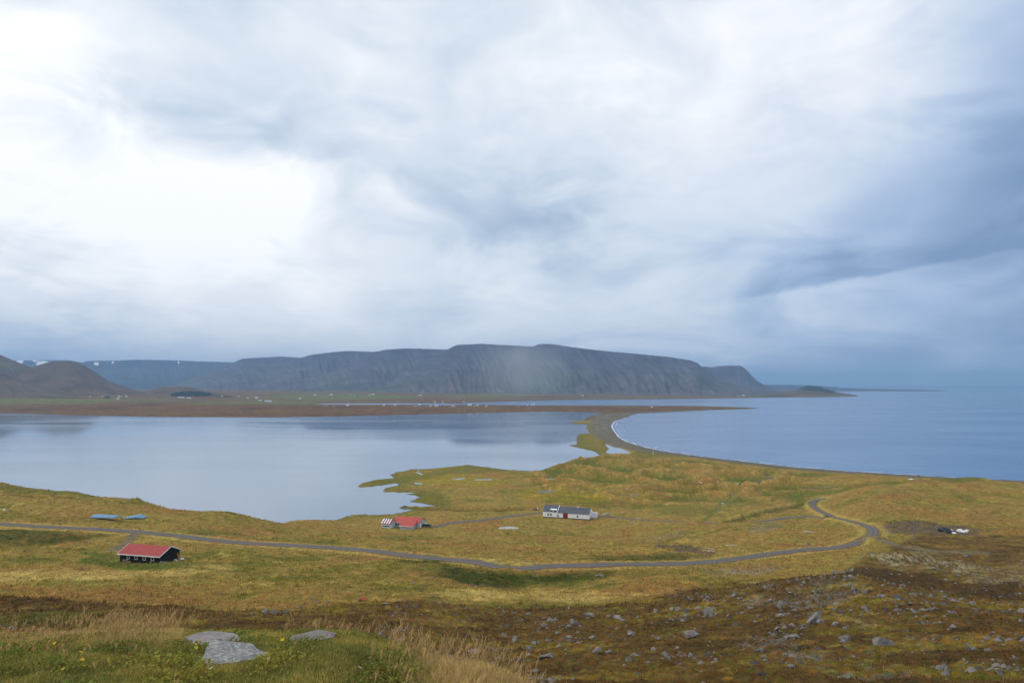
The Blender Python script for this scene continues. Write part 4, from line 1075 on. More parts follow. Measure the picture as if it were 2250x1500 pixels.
MB().prism([(-h + 1.0, -1), (h - 1.5, -1), (h - 1.5, 2.5), (-h + 1.0, 2.35)], -L / 2 - 2.2, -L / 2 - .01).build('link_wall', M['paleblue'], farm)
for k in range(4): MB().box(-L / 2 - 2.1 + k * .55, -L / 2 - 1.98 + k * .55, -h + .95, -h + 1.0 - .002, -.6, 2.3).build('batten', M['white'], farm)
A, B_ = at_z(838, 1158.5, fz_), at_z(859, 1160.5, fz_); ax = B_ - A; L = float(np.hypot(*ax)); ax /= L; perp = np.array([-ax[1], ax[0]]); W = 4.6; h = W / 2
c = (A + B_) / 2 + perp * h; shed = empty('cottage', (c[0], c[1], fz_ - .1), math.atan2(ax[1], ax[0])); tag(shed, 'small white cottage with a red and white striped roof', 'house')
_, roof = gable(shed, L, W, 2.5, 4.3, M['paleblue'], M['door'], .3, .10)
s = 1.8 / h
for k in range(4):
    xa = -L / 2 - .05 + k * (L + .1) / 4; r_ = MB()
    for sg in (-1, 1):
        a = (sg * (h + .32), 2.5 - .32 * s + .13); b = (sg * .01, 4.3 + .13); r_.prism([a, b, (b[0], b[1] + .03), (a[0], a[1] + .03)], xa, xa + (L + .1) / 4 * .45)
    r_.build('roof_stripe', M['white'], roof)
opening(shed, 'window', 0, .75, L * .78, .6, -h - .02, M['white'], M['glass'], .1); 
for x_ in (-1.3, 1.2): opening(shed, 'window', x_, 1.75, .8, .45, -h - .025, M['white'], M['glass'], .06)
opening(shed, 'window', 0, 2.7, .6, .7, L / 2 + .02, M['white'], M['glass'], .08, axis='x')


def wheel(root, x, y, r, w=.2):
    wh = MB().tube((x, y - w / 2, r), (x, y + w / 2, r), r, n=14).build('wheel', M['tyre'], root)
    MB().tube((x, y - w / 2 - .01, r), (x, y + w / 2 + .01, r), r * .55, n=10).build('rim', M['chrome'], wh)


def car(px, py, rz, label, near=250):
    x, y, z = spot(px, py, near); t = empty('parked_car', (x, y, z), rz); tag(t, label, 'car')
    pr = [(-2.2, .35), (2.2, .35), (2.25, .85), (1.25, 1.0), (.75, 1.0), (-2.15, 1.0), (-2.25, .8)]
    b = MB(); n_ = len(pr); V = [(a, sy * (.86 if i < 3 else .84), z_) for sy in (-1, 1) for i, (a, z_) in enumerate(pr)]
    b.poly(V, [tuple(range(n_)), tuple(range(n_, 2 * n_))[::-1]] + [(i, i + n_, (i + 1) % n_ + n_, (i + 1) % n_) for i in range(n_)]); b.build('body', M['car'], t, .04)
    c_ = MB(); low = [(1.15, .80, 1.0), (1.15, -.80, 1.0), (-2.05, -.80, 1.0), (-2.05, .80, 1.0)]; top = [(.45, .66, 1.58), (.45, -.66, 1.58), (-1.8, -.66, 1.58), (-1.8, .66, 1.58)]
    c_.poly(low + top, [(0, 1, 2, 3), (4, 7, 6, 5), (0, 4, 5, 1), (1, 5, 6, 2), (2, 6, 7, 3), (3, 7, 4, 0)]).build('window', M['glass'], t)
    MB().box(-1.85, .5, -.7, .7, 1.582, 1.64).build('roof', M['sack'], t, .02)
    for sx_ in (-1.4, 1.4):
        for sy_ in (-.8, .8): wheel(t, sx_, sy_, .36)
    for sy_ in (-.6, .6): MB().box(2.22, 2.28, sy_ - .16, sy_ + .16, .66, .8).build('headlight', M['sack'], t)
    return t


car(938, 1156, .25, 'dark blue car parked at the end of the farmhouse track')
x, y, z = spot(871.5, 1142, 300); t = empty('antenna_post', (x, y, z)); tag(t, 'thin white post with a small dish behind the red-roofed farmhouse', 'post')
MB().tube((0, 0, -.3), (0, 0, 4.2), .09).build('post', M['sack'], t); MB().tube((0, -.25, 3.8), (0, -.05, 3.9), .42, .15, 12).build('dish', M['sack'], t)

# ---- round pale pad, farm trailer, driftwood
x, y, z = spot(1117, 1161, 250); t = empty('concrete_pad', (x, y, z)); tag(t, 'pale round concrete pad in the grass between farmhouse and barn', 'pad')
n_ = 22; o_ = MB()
ring = [(4.3 * (1 + .07 * math.sin(3 * a) + .05 * math.sin(7 * a + 1)) * math.cos(a), 3.9 * (1 + .06 * math.cos(4 * a)) * math.sin(a)) for a in [2 * math.pi * k / n_ for k in range(n_)]]
o_.poly([(a, b, -.6) for a, b in ring] + [(a, b, .22) for a, b in ring] + [(a * .86, b * .86, .30) for a, b in ring] + [(a * .80, b * .80, .12) for a, b in ring],
        [(i + k * n_, (i + 1) % n_ + k * n_, (i + 1) % n_ + (k + 1) * n_, i + (k + 1) * n_) for k in range(3) for i in range(n_)] + [tuple(range(3 * n_, 4 * n_))]).build('slab', M['conc'], t)
x, y, z = spot(1178, 1121, 300); t = empty('farm_trailer', (x, y, z), -.2); tag(t, 'low dark farm trailer carrying a white drum left of the barn', 'trailer')
MB().box(-2.2, 1.8, -.9, .9, .55, .85).build('bed', M['stone'], t); MB().tube((1.8, 0, .65), (3.0, 0, .5), .06).build('drawbar', M['stone'], t)
for sy_ in (-.95, .95): wheel(t, -.4, sy_, .42)
MB().tube((1.1, -.1, .852), (1.1, -.1, 1.9), .42, .38, 12).build('drum', M['sack'], t)


def log(px, py, length, rad, ang, label, near=100, grp=None, tilt=.02):
    x, y, z = spot(px, py, near); t = MB(); a = Vector((math.cos(ang), math.sin(ang), tilt)) * (length / 2)
    za = g1(x - a.x, y - a.y) - z; zb = g1(x + a.x, y + a.y) - z
    p0, p1 = Vector((-a.x, -a.y, za + rad * .7)), Vector((a.x, a.y, zb + rad * .7)); mid_ = (p0 + p1) / 2 + Vector((.1 * length * .3 * math.sin(ang), 0, max(0, -(za + zb) / 2) + rad * .15))
    t.tube(p0, mid_, rad, rad * .9, 9); t.tube(mid_, p1, rad * .9, rad * .55, 9); t.tube(mid_, mid_ + Vector((.4 * length * .3, .3, rad * 2.2)), rad * .35, rad * .15, 6)
    o = t.build('driftwood_log', M['drift']); o.location = (x, y, z); tag(o, label, 'log', grp); return o


log(1333, 1129, 5.2, .42, .45, 'thick pale log lying beyond the end of the white barn', 300)
log(1329, 1131, 3.6, .3, .6, 'shorter brownish log leaning on the thick pale log', 300)
log(1392, 1147.5, 3.0, .22, 0, 'short white log beside the barn track', 250)
log(1606, 1198, 3.4, .14, -.5, 'single thin white log lying alone on the grass', 120)
log(1778, 1170, 3.8, .3, -.25, 'pale log on bare ground inside the road bend', 150)
for k, (px, py, l_, an) in enumerate([(1556, 1205, 2.4, -.3), (1560, 1208, 2.8, .5), (1563, 1211, 2.2, -.7), (1552, 1203, 1.8, .2), (1566, 1207, 1.6, 1.0)]):
    log(px, py, l_, .10, an, 'pale stick in the driftwood heap at the edge of the dark gravel hollow', 120, 'sticks of the driftwood heap')

# ---- tarpaulins
def tarp(pixs, depth, label):
    x, y, z = spot(pixs[0][0], pixs[0][1], 150); s_ = y / FPX; base = pixs[0][1]; x0 = pixs[0][0]
    prof = [((px - x0) * s_, (base - py) * s_) for px, py in pixs]; b = bmesh.new(); rows = []
    nx = 22; X = np.linspace(prof[0][0], prof[-1][0], nx); Zt = np.interp(X, [p[0] for p in prof], [p[1] for p in prof])
    for j, v in enumerate(np.linspace(0, 1, 9)):
        up = np.sin(v * math.pi) ** .6
        rows.append([b.verts.new((X[i], (v - .5) * depth, Zt[i] * up * .62 + .05 + .07 * math.sin(i * 1.9 + j * 1.3) * up)) for i in range(nx)])
    for j in range(8):
        for i in range(nx - 1): b.faces.new((rows[j][i], rows[j][i + 1], rows[j + 1][i + 1], rows[j + 1][i]))
    geo = bmesh.ops.solidify(b, geom=b.faces[:], thickness=.03); me = bpy.data.meshes.new('tarpaulin'); b.to_mesh(me); b.free(); me.materials.append(M['tarp'])
    for p in me.polygons: p.use_smooth = True
    o = link('tarpaulin', me, None, (x, y, z + .02)); tag(o, label, 'tarpaulin'); return o


tarp([(203, 1135.5), (209, 1126), (230, 1128), (256, 1131.5), (260, 1136)], 5.0, 'long low light blue tarpaulin, the one nearer the photo edge')
tarp([(275, 1136.5), (290, 1131), (306, 1124.5), (314, 1130), (321, 1136.5)], 4.5, 'peaked light blue tarpaulin above the road')

# ---- poles and the dump
def pole(px, py, top, rad, lean, label, near=150):
    x, y, z = spot(px, py, near); t = empty('utility_pole', (x, y, z)); tag(t, label, 'pole'); H = (py - top) * y / FPX
    MB().tube((0, 0, -.5), (lean * H, 0, H), rad, rad * .75, 10).build('shaft', M['pole'], t)
    MB().box(lean * H - .55, lean * H + .55, -.06, .06, H - .75, H - .63).build('crossbar', M['pole'], t)
    for sx_ in (-.45, .45): MB().tube((lean * H + sx_, 0, H - .63), (lean * H + sx_, 0, H - .42), .05, .03, 6).build('insulator', M['stone'], t)


pole(2008.5, 1190, 1145, .17, -.01, 'taller grey wooden pole on the heath beside the dirt bank')
pole(2013, 1173, 1147, .15, .03, 'shorter grey pole just behind the taller one')
sack(spot(2074, 1167, 150), (2.2, 1.6, 1.5), 'black sheeting heaped on the dirt bank', 3, 'darkjunk', 'rubbish', 'rubbish_heap')
sack(spot(2090, 1170, 150), (1.9, 1.0, .9), 'slumped black bag between black heap and white bags', 4, 'darkjunk', 'rubbish', 'rubbish_heap')
for k, (px, py, sz, lb) in enumerate([(2086, 1167, (1.3, .8, .8), 'white bag draped over the black rubbish heap'), (2097, 1171.5, (.9, .6, .6), 'bright white bag lowest on the dirt bank'), (2108, 1167, (.9, .7, .9), 'white bag at the start of the row of dumped bags'),
                                      (2115, 1169, (1.2, .8, .8), 'greyish white bag in the middle of the row of dumped bags'), (2123, 1168, (1.0, .7, .9), 'white bag at the end of the row of dumped bags')]):
    sack(spot(px, py, 150), sz, lb, 20 + k)
x, y, z = spot(798, 1319, 40); t = empty('rusty_box', (x, y, z), .3); t.scale = (.8, .8, .8); tag(t, 'rusty orange metal box among stones on the heath', 'box')
MB().box(-.42, .42, -.3, .3, -.1, .55).build('box', M['rust'], t, .03); MB().poly([(-.42, -.34, .56), (.42, -.34, .56), (.55, -.75, .25), (-.3, -.75, .3)], [(0, 1, 2, 3)]).build('flap', M['rust'], t)
x, y, z = spot(9, 1121, 150); sack((x, y, z), (.6, .5, .6), 'lone small white bag on the far left slope', 41)
x, y, z = spot(1435, 998, 500); t = empty('beach_marker', (x, y, z)); tag(t, 'small white marker post behind the beach', 'post'); MB().tube((0, 0, -.4), (0, 0, 4.0), .35, .2, 8).build('post', M['sack'], t)
x, y, z = spot(2019, 1048, 330); t = empty('marker_post', (x, y, z)); tag(t, 'short dark post on the green bank over the sea', 'post'); MB().tube((0, 0, -.4), (0, 0, 2.6), .35, .3, 8).build('post', M['stone'], t)
x, y, z = spot(2002, 1053, 330); sack((x, y, z), (2.0, .9, .6), 'flat white bundle below the dark post over the sea', 43)

# ---- sheep
def sheep(px, py, rz, body, label, near=300):
    x, y, z = spot(px, py, near); t = empty('sheep', (x, y, z), rz); tag(t, label, 'sheep', 'sheep on the hummocky pasture')
    me = bpy.data.meshes.new('body'); V = [(-.55, 0, .62), (-.2, 0, .66), (.25, 0, .66), (.48, 0, .72), (.62, 0, .62), (.80, 0, .48)]; E = [(i, i + 1) for i in range(5)]; Rr = [.22, .30, .28, .17, .12, .07]
    for sx_ in (-.42, .30):
        for sy_ in (-.13, .13):
            b = len(V); V += [(sx_, sy_, .45), (sx_ + .02, sy_, .24), (sx_, sy_, .02)]; E += [(0 if sx_ < 0 else 2, b), (b, b + 1), (b + 1, b + 2)]; Rr += [.10, .05, .045]
    me.from_pydata(V, E, []); o = link('body', me, t); md = o.modifiers.new('skin', 'SKIN'); sk = me.skin_vertices[0].data
    for i, r_ in enumerate(Rr): sk[i].radius = (r_, r_)
    sk[1].use_root = True; sm = o.modifiers.new('sub', 'SUBSURF'); sm.levels = 1; sm.render_levels = 1; me.materials.append(M[body])
    MB().poly([(.6, .1, .68), (.72, .24, .66), (.66, .1, .6)], [(0, 1, 2)]).build('ear', M[body], t); MB().poly([(.6, -.1, .68), (.72, -.24, .66), (.66, -.1, .6)], [(0, 1, 2)]).build('ear', M[body], t)
    t.scale = (1.25, 1.25, 1.25); return t


sheep(1537, 1060.5, .6, 'wool', 'white sheep uphill of its neighbour on the hummocky pasture'); sheep(1541, 1063, 2.6, 'wool', 'white sheep grazing just below another on the hummocky pasture')
sheep(1578, 1060, .2, 'wool', 'white sheep standing alone on a rust-coloured hummock'); sheep(1621, 1066, -.4, 'wool', 'white sheep next to a dark one near the shore track'); sheep(1625, 1064.5, 1.2, 'dark', 'dark sheep beside a white one near the shore track')
for px, py, sc_, lb in ((1588, 1107, 1.5, 'grey boulder beside the grassy track on the pasture'), (926, 1144, .8, 'rusty oil drum behind the farmhouse')): 
    sack(spot(px, py, 250), (sc_ * .7, sc_ * .6, sc_ * .6), lb, int(px), 'conc' if sc_ > 1 else 'rust', 'boulder' if sc_ > 1 else 'drum', 'boulder' if sc_ > 1 else 'oil_drum')

# ------------------------------------------------------------------ far farms
def far_house(px, py, wpx, hpx, wallm, roofm, label, group, near=1200):
    x, y = march(px, py, ground_z, near, 9000); y = min(y, 3500 if px < 480 else 4950); x = (px - 1125) / FPX * y
    z = max(g1(x, y), .3); w_ = max(wpx * .85 * y / FPX, 5); hh = max(hpx * .8 * y / FPX, 4.0); W = min(w_ * .6, 11)
    t = MB(); e = hh * .6; t.prism([(-W / 2, -3), (W / 2, -3), (W / 2, e), (0, hh), (-W / 2, e)], -w_ / 2, w_ / 2, 0)
    for sg in (-1, 1): t.prism([(sg * (W / 2 + .3), e - .15), (0, hh + .05), (0, hh + .35), (sg * (W / 2 + .3), e + .15)], -w_ / 2 - .3, w_ / 2 + .3, 1)
    for q_ in (-.28, .05, .3): t.box(w_ * q_ - .6, w_ * q_ + .6, -W / 2 - .03, -W / 2 + .03, e * .35, e * .75, 2)
    o = t.build('far_house', [wallm, roofm, M['glass']]); o.location = (x, y, z); o.rotation_euler.z = rnd.uniform(-.35, .35); tag(o, label, 'house', group); return o


M['farwall'] = material('far_white_wall', (.56, .57, .58), .8, .15, .05)  # greyer white than the near buildings, for the far houses
W_, G_, R_, K_ = M['farwall'], M['slate'], M['red'], M['stone']
PEN = ('small white house in the row along the brown peninsula', 'houses along the peninsula')
for px, py, w_, h_, rm in [(716, 892, 7, 4, G_), (733, 892.6, 5, 3, G_), (764, 892, 7, 3.6, W_), (843.5, 891.5, 5, 3.4, W_), (859.6, 891.5, 4, 3, G_), (868, 891, 6, 4, W_), (913, 892, 12, 3, K_), (922, 891, 7, 4, W_), (937, 893, 3, 2.5, G_), (946, 893, 5, 3, W_),
                           (959, 893, 9, 3.5, W_), (966, 893, 4, 3, G_), (994, 893, 5, 3, W_), (998, 893, 4, 3, W_), (1032, 891.5, 10, 5, W_), (1043, 892, 7, 3.4, G_), (1049, 892, 6, 3, W_), (1069, 893, 5, 2.6, W_), (1139, 892.5, 6, 3.5, G_), (1159, 891.5, 4, 3, W_), (1171, 891, 8, 4.5, W_), (1432, 895, 5, 3, W_)]:
    far_house(px, py, w_, h_, W_, rm, *PEN)
FLD = ('tiny white farm building in the green fields under the mountains', 'farm buildings in the far fields')
for px, py, w_, h_, rm in [(659, 877, 6, 3.5, W_), (691.6, 868.6, 8, 3, W_), (728.5, 868, 8, 3.2, W_), (770, 867, 6, 3, G_), (777, 866.5, 6, 3, G_), (780, 871, 3, 2.4, W_), (812, 868, 4, 3, W_), (820, 867, 8, 3, W_), (844, 875, 7, 3, K_), (923, 869.5, 7, 3, W_), (955.5, 884, 5, 3, W_), (973, 883.5, 4, 2.6, W_),
                           (1019, 883.5, 4, 2.6, W_), (1280, 870, 5, 3.4, W_), (1300, 868.5, 3, 2.4, K_), (488, 871.5, 6, 3, W_), (525, 871, 3, 2.4, W_), (545, 875, 5, 2.6, W_)]:
    far_house(px, py, w_, h_, W_, rm, *FLD)
LFT = ('tiny farm building on the lowland below the two heather hills', 'farm buildings below the heather hills')
for px, py, w_, h_, rm in [(262.6, 866, 8, 3, W_), (277.5, 866, 5, 3.4, W_), (225, 872, 3, 3, W_), (236, 874, 10, 4, K_), (259.6, 877, 8, 3.4, W_), (198, 872, 3, 2.4, W_)]:
    far_house(px, py, w_, h_, W_ if px != 236 else K_, rm, *LFT)
far_house(398, 871, 16, 3, W_, W_, 'long white farm building under the dark conifer wood', 'farm under the conifer wood'); far_house(415, 871, 9, 3, W_, W_, 'shorter white farm building under the dark conifer wood', 'farm under the conifer wood')
far_house(589, 882.5, 17, 4, W_, W_, 'long white barn on the green bank above the fjord head', None); far_house(572, 881, 7, 3, W_, W_, 'white shed next to the long white barn above the fjord head', None)
far_house(563.5, 876, 8, 5, W_, W_, 'white chapel-like house uphill of the long white barn', None)
far_house(1622, 864, 8, 3, W_, G_, 'white farmhouse on the far shore under the sea butte, first of two', None); far_house(1633, 865.2, 8, 3, W_, W_, 'white farmhouse on the far shore under the sea butte, second of two', None)
x, y = march(1295, 891, ground_z, 1200); z = g1(x, y); t = empty('radio_mast', (x, y, z)); tag(t, 'thin pale mast standing on the peninsula before the fjord', 'mast')
Hm = 9 * y / FPX
for a in range(3): MB().tube((1.6 * math.cos(a * 2.1), 1.6 * math.sin(a * 2.1), -1), (.2 * math.cos(a * 2.1), .2 * math.sin(a * 2.1), Hm), .35, .2, 5).build('leg', M['conc'], t)
for k in range(1, 5): MB().tube((-1.3 + .25 * k, 0, Hm * k / 5), (1.3 - .25 * k, 0, Hm * (k + .6) / 5), .15, n=4).build('brace', M['conc'], t)

# conifer plantations, far-off masses of trees
from mathutils.bvhtree import BVHTree
CONIFER = material('conifer_needles', (.028, .065, .045), .9, .4, .05)


def plantation(name, objs, pix, near, n_, size, label):
    trees = []; bv = []
    for o in objs: bv.append(BVHTree.FromPolygons([v.co[:] for v in o.data.vertices], [p.vertices[:] for p in o.data.polygons]))
    xs_, ys_ = [p[0] for p in pix], [p[1] for p in pix]; V, F = [], []; cnt = 0; rr = random.Random(4)
    while cnt < n_:
        px, py = rr.uniform(min(xs_), max(xs_)), rr.uniform(min(ys_), max(ys_))
        if not inpoly(np.array([px]), np.array([py]), pix)[0]: n_ -= .35; continue
        d = Vector(((px - 1125) / FPX, 1, -(py - HZ) / FPX)).normalized(); hits = [b.ray_cast(Vector((0, 0, CAMH)) + d * near, d) for b in bv]; hits = [h_ for h_ in hits if h_[0]]
        if not hits: n_ -= .35; continue
        p = min(hits, key=lambda h_: h_[3])[0]; hgt = size * rr.uniform(.7, 1.3); b0 = len(V); k = 6; ph = rr.random()
        for lv, (zz, r_) in enumerate(((.08, .30), (.45, .2), (.40, .24), (1.0, .0))):
            V += [(p.x + hgt * r_ * math.cos(6.283 * (i + ph) / k), p.y + hgt * r_ * math.sin(6.283 * (i + ph) / k), p.z - 1 + hgt * zz) for i in range(k)]
        for lv in (0, 2): F += [(b0 + lv * k + i, b0 + lv * k + (i + 1) % k, b0 + (lv + 1) * k + (i + 1) % k, b0 + (lv + 1) * k + i) for i in range(k)]
        cnt += 1
    o = link(name, mesh_np(name, V, F, [CONIFER])); tag(o, label, 'wood', None, 'stuff')


HILLS = [o for o in COL.objects if o.name.startswith(('heather_hill', 'sea_hill', 'lowland'))]
plantation('conifer_wood', HILLS, [(375, 869.5), (385, 866), (400, 862.5), (425, 861.5), (445, 864), (465, 868), (455, 870)], 2500, 420, 13, 'dark green conifer wood at the foot of a brown hill')
plantation('conifer_wood', HILLS, [(1757, 854), (1770, 850), (1780, 848.6), (1795, 850), (1818, 857), (1835, 863), (1800, 860.5), (1770, 857)], 4500, 420, 15, 'dark green wood on the slope of the hill by the sea')

# surf along the beach, and wet foam lines
V, F = [], []
P = smooth_line([at_sea(*p) for p in SEA_SIDE[2:18]], it=2); Lc = np.r_[0, np.cumsum(np.hypot(*np.diff(P, axis=0).T))]; tt = np.arange(0, Lc[-1], 1.5)
P = np.c_[np.interp(tt, Lc, P[:, 0]), np.interp(tt, Lc, P[:, 1])]; T = np.gradient(P, axis=0); T /= np.hypot(*T.T)[:, None]; N = np.c_[-T[:, 1], T[:, 0]]
if shore_sd(P[200:201, 0] + N[200, 0] * 25, P[200:201, 1] + N[200, 1] * 25)[0] > 0: N = -N
for k, (off, wid, thr) in enumerate(((1.2, 1.3, -.30), (6.0, 1.7, .10), (13, 1.6, .34))):
    rr = np.hypot(*P.T); e = off * np.clip(rr / 800, .8, 1.6) + pn(tt / 14, tt * 0 + k, 3 + k) * 1.6 * (1 + k * .4); w_ = np.clip((fbm(tt / 26, tt * 0 + k * 7, 13 + k, 4) - thr) * 2.2, 0, 1) * wid * np.clip(rr / 800, .7, 2.2)
    w_ = w_ * sstep(2300, 1500, rr) if False else w_ * (1 - sstep(1500, 2300, rr))
    a, b = P + N * (e - w_ / 2)[:, None], P + N * (e + w_ / 2)[:, None]
    for i in range(len(P) - 1):
        if w_[i] > .03 or w_[i + 1] > .03:
            i0 = len(V); V += [(a[i, 0], a[i, 1], .09 + .01 * k), (a[i + 1, 0], a[i + 1, 1], .09 + .01 * k), (b[i + 1, 0], b[i + 1, 1], .10 + .01 * k), (b[i, 0], b[i, 1], .10 + .01 * k)]; F.append((i0, i0 + 1, i0 + 2, i0 + 3))
tag(link('surf', mesh_np('surf', V, F, [M['foam']])), 'broken white lines of surf along the curved beach', 'surf', None, 'stuff')
# ------------------------------------------------------------------ rocks
def rock_material(name, a, b, spots, amt, sc_=1.0, bump=.02):
    m = bpy.data.materials.new(name); m.use_nodes = True; n = NT(m.node_tree)
    pos = n.new('ShaderNodeNewGeometry').outputs['Position']
    oi = n.new('ShaderNodeObjectInfo').outputs['Random']
    f = n.noise(pos, 3.5 * sc_, 7, .65); c = n.mix(n.rng(f, .3, .7), a, b)
    l = n.noise(pos, 9 * sc_, 6, .7); c = n.mix(n.mul(n.rng(l, .5, .6), amt), c, spots)
    c = n.mix(n.mul(n.rng(n.noise(pos, 24 * sc_, 4, .7), .56, .68), .6), c, [k * .35 for k in a])
    c = n.mix(1.0, c, n.rng(oi, 0, 1, .75, 1.25, False), 'MULTIPLY')
    p = n.new('ShaderNodeBsdfPrincipled'); n.put(p.inputs['Base Color'], c); p.inputs['Roughness'].default_value = .9; p.inputs['Specular IOR Level'].default_value = .2
    bp = n.new('ShaderNodeBump'); bp.inputs['Distance'].default_value = bump; n.put(bp.inputs['Height'], n.add(f, n.mul(l, .7))); n.put(p.inputs['Normal'], bp.outputs[0])
    o = n.new('ShaderNodeOutputMaterial'); n.put(o.inputs[0], p.outputs[0]); return m


ROCK = rock_material('grey_basalt', (.115, .104, .094), (.23, .213, .193), (.36, .345, .30), .6, 1.0, .05)
ROCK_LICHEN = rock_material('lichen_crusted_rock', (.16, .16, .16), (.30, .30, .28), (.46, .47, .43), .95, 4.2, .012)
ROCK_BROWN = rock_material('smooth_brown_grey_rock', (.20, .175, .17), (.28, .245, .235), (.34, .31, .29), .5, 4.0, .006)
ROCK_WET = rock_material('wet_dark_rock', (.02, .02, .022), (.045, .043, .042), (.08, .08, .07), .4, .4, .05)
from mathutils import noise as mnoise


def hull_rock(pts, rough=.03, cuts=2, seed=0, mat=None, name='rock'):
    bm = bmesh.new(); vs = [bm.verts.new(p) for p in pts]
    r = bmesh.ops.convex_hull(bm, input=vs); bmesh.ops.delete(bm, geom=list({e for e in r['geom_interior'] + r['geom_unused'] if isinstance(e, bmesh.types.BMVert)}), context='VERTS')
    bmesh.ops.triangulate(bm, faces=bm.faces[:])
    if cuts: bmesh.ops.subdivide_edges(bm, edges=bm.edges[:], cuts=cuts, use_grid_fill=True)
    size = max((max(v.co[i] for v in bm.verts) - min(v.co[i] for v in bm.verts)) for i in range(3)); off = Vector((seed * 3.7, seed * 1.3, 0))
    bm.normal_update()
    for v in bm.verts:
        q = v.co / size; v.co += v.normal * size * rough * (mnoise.noise(q * 5 + off) + .6 * mnoise.noise(q * 13 + off))
    bmesh.ops.recalc_face_normals(bm, faces=bm.faces)
    me = bpy.data.meshes.new(name); bm.to_mesh(me); bm.free()
    if mat: me.materials.append(mat)
    return me


VARIANTS = []
for k in range(14):
    rr = random.Random(100 + k); pts = []
    while len(pts) < 15:
        p = Vector((rr.uniform(-1, 1), rr.uniform(-1, 1), rr.uniform(-1, 1)))
        if .55 < p.length < 1: p.z *= .9; pts.append(p)
    VARIANTS.append(hull_rock([(p.x * .5, p.y * .5, p.z * .5) for p in pts], .045, 1, k, ROCK))


def rock(x, y, w, h, label, group=None, name='rock', near=None, mat=None, seed=None):
    k = rnd.randrange(14) if seed is None else seed
    o = link(name, VARIANTS[k]); o.location = (x, y, g1(x, y) + float(tussock(np.array([x]), np.array([y]))[0]) + h * .22); o.scale = (w * 1.12, w * rnd.uniform(.75, 1.1), h * 1.5)
    o.rotation_euler = (rnd.uniform(-.15, .15), rnd.uniform(-.15, .15), rnd.uniform(0, 6.28)) if w / max(h, .01) < 2 else (0, 0, rnd.uniform(-.4, .4))
    tag(o, label, 'rock', group); return o


def rock_px(px, py, wpx, hpx, label, group=None, near=12.0):
    x, y = march(px, py, ground_z, near, 260.0); return rock(x, y, wpx * y / FPX, hpx * y / FPX, label, group)


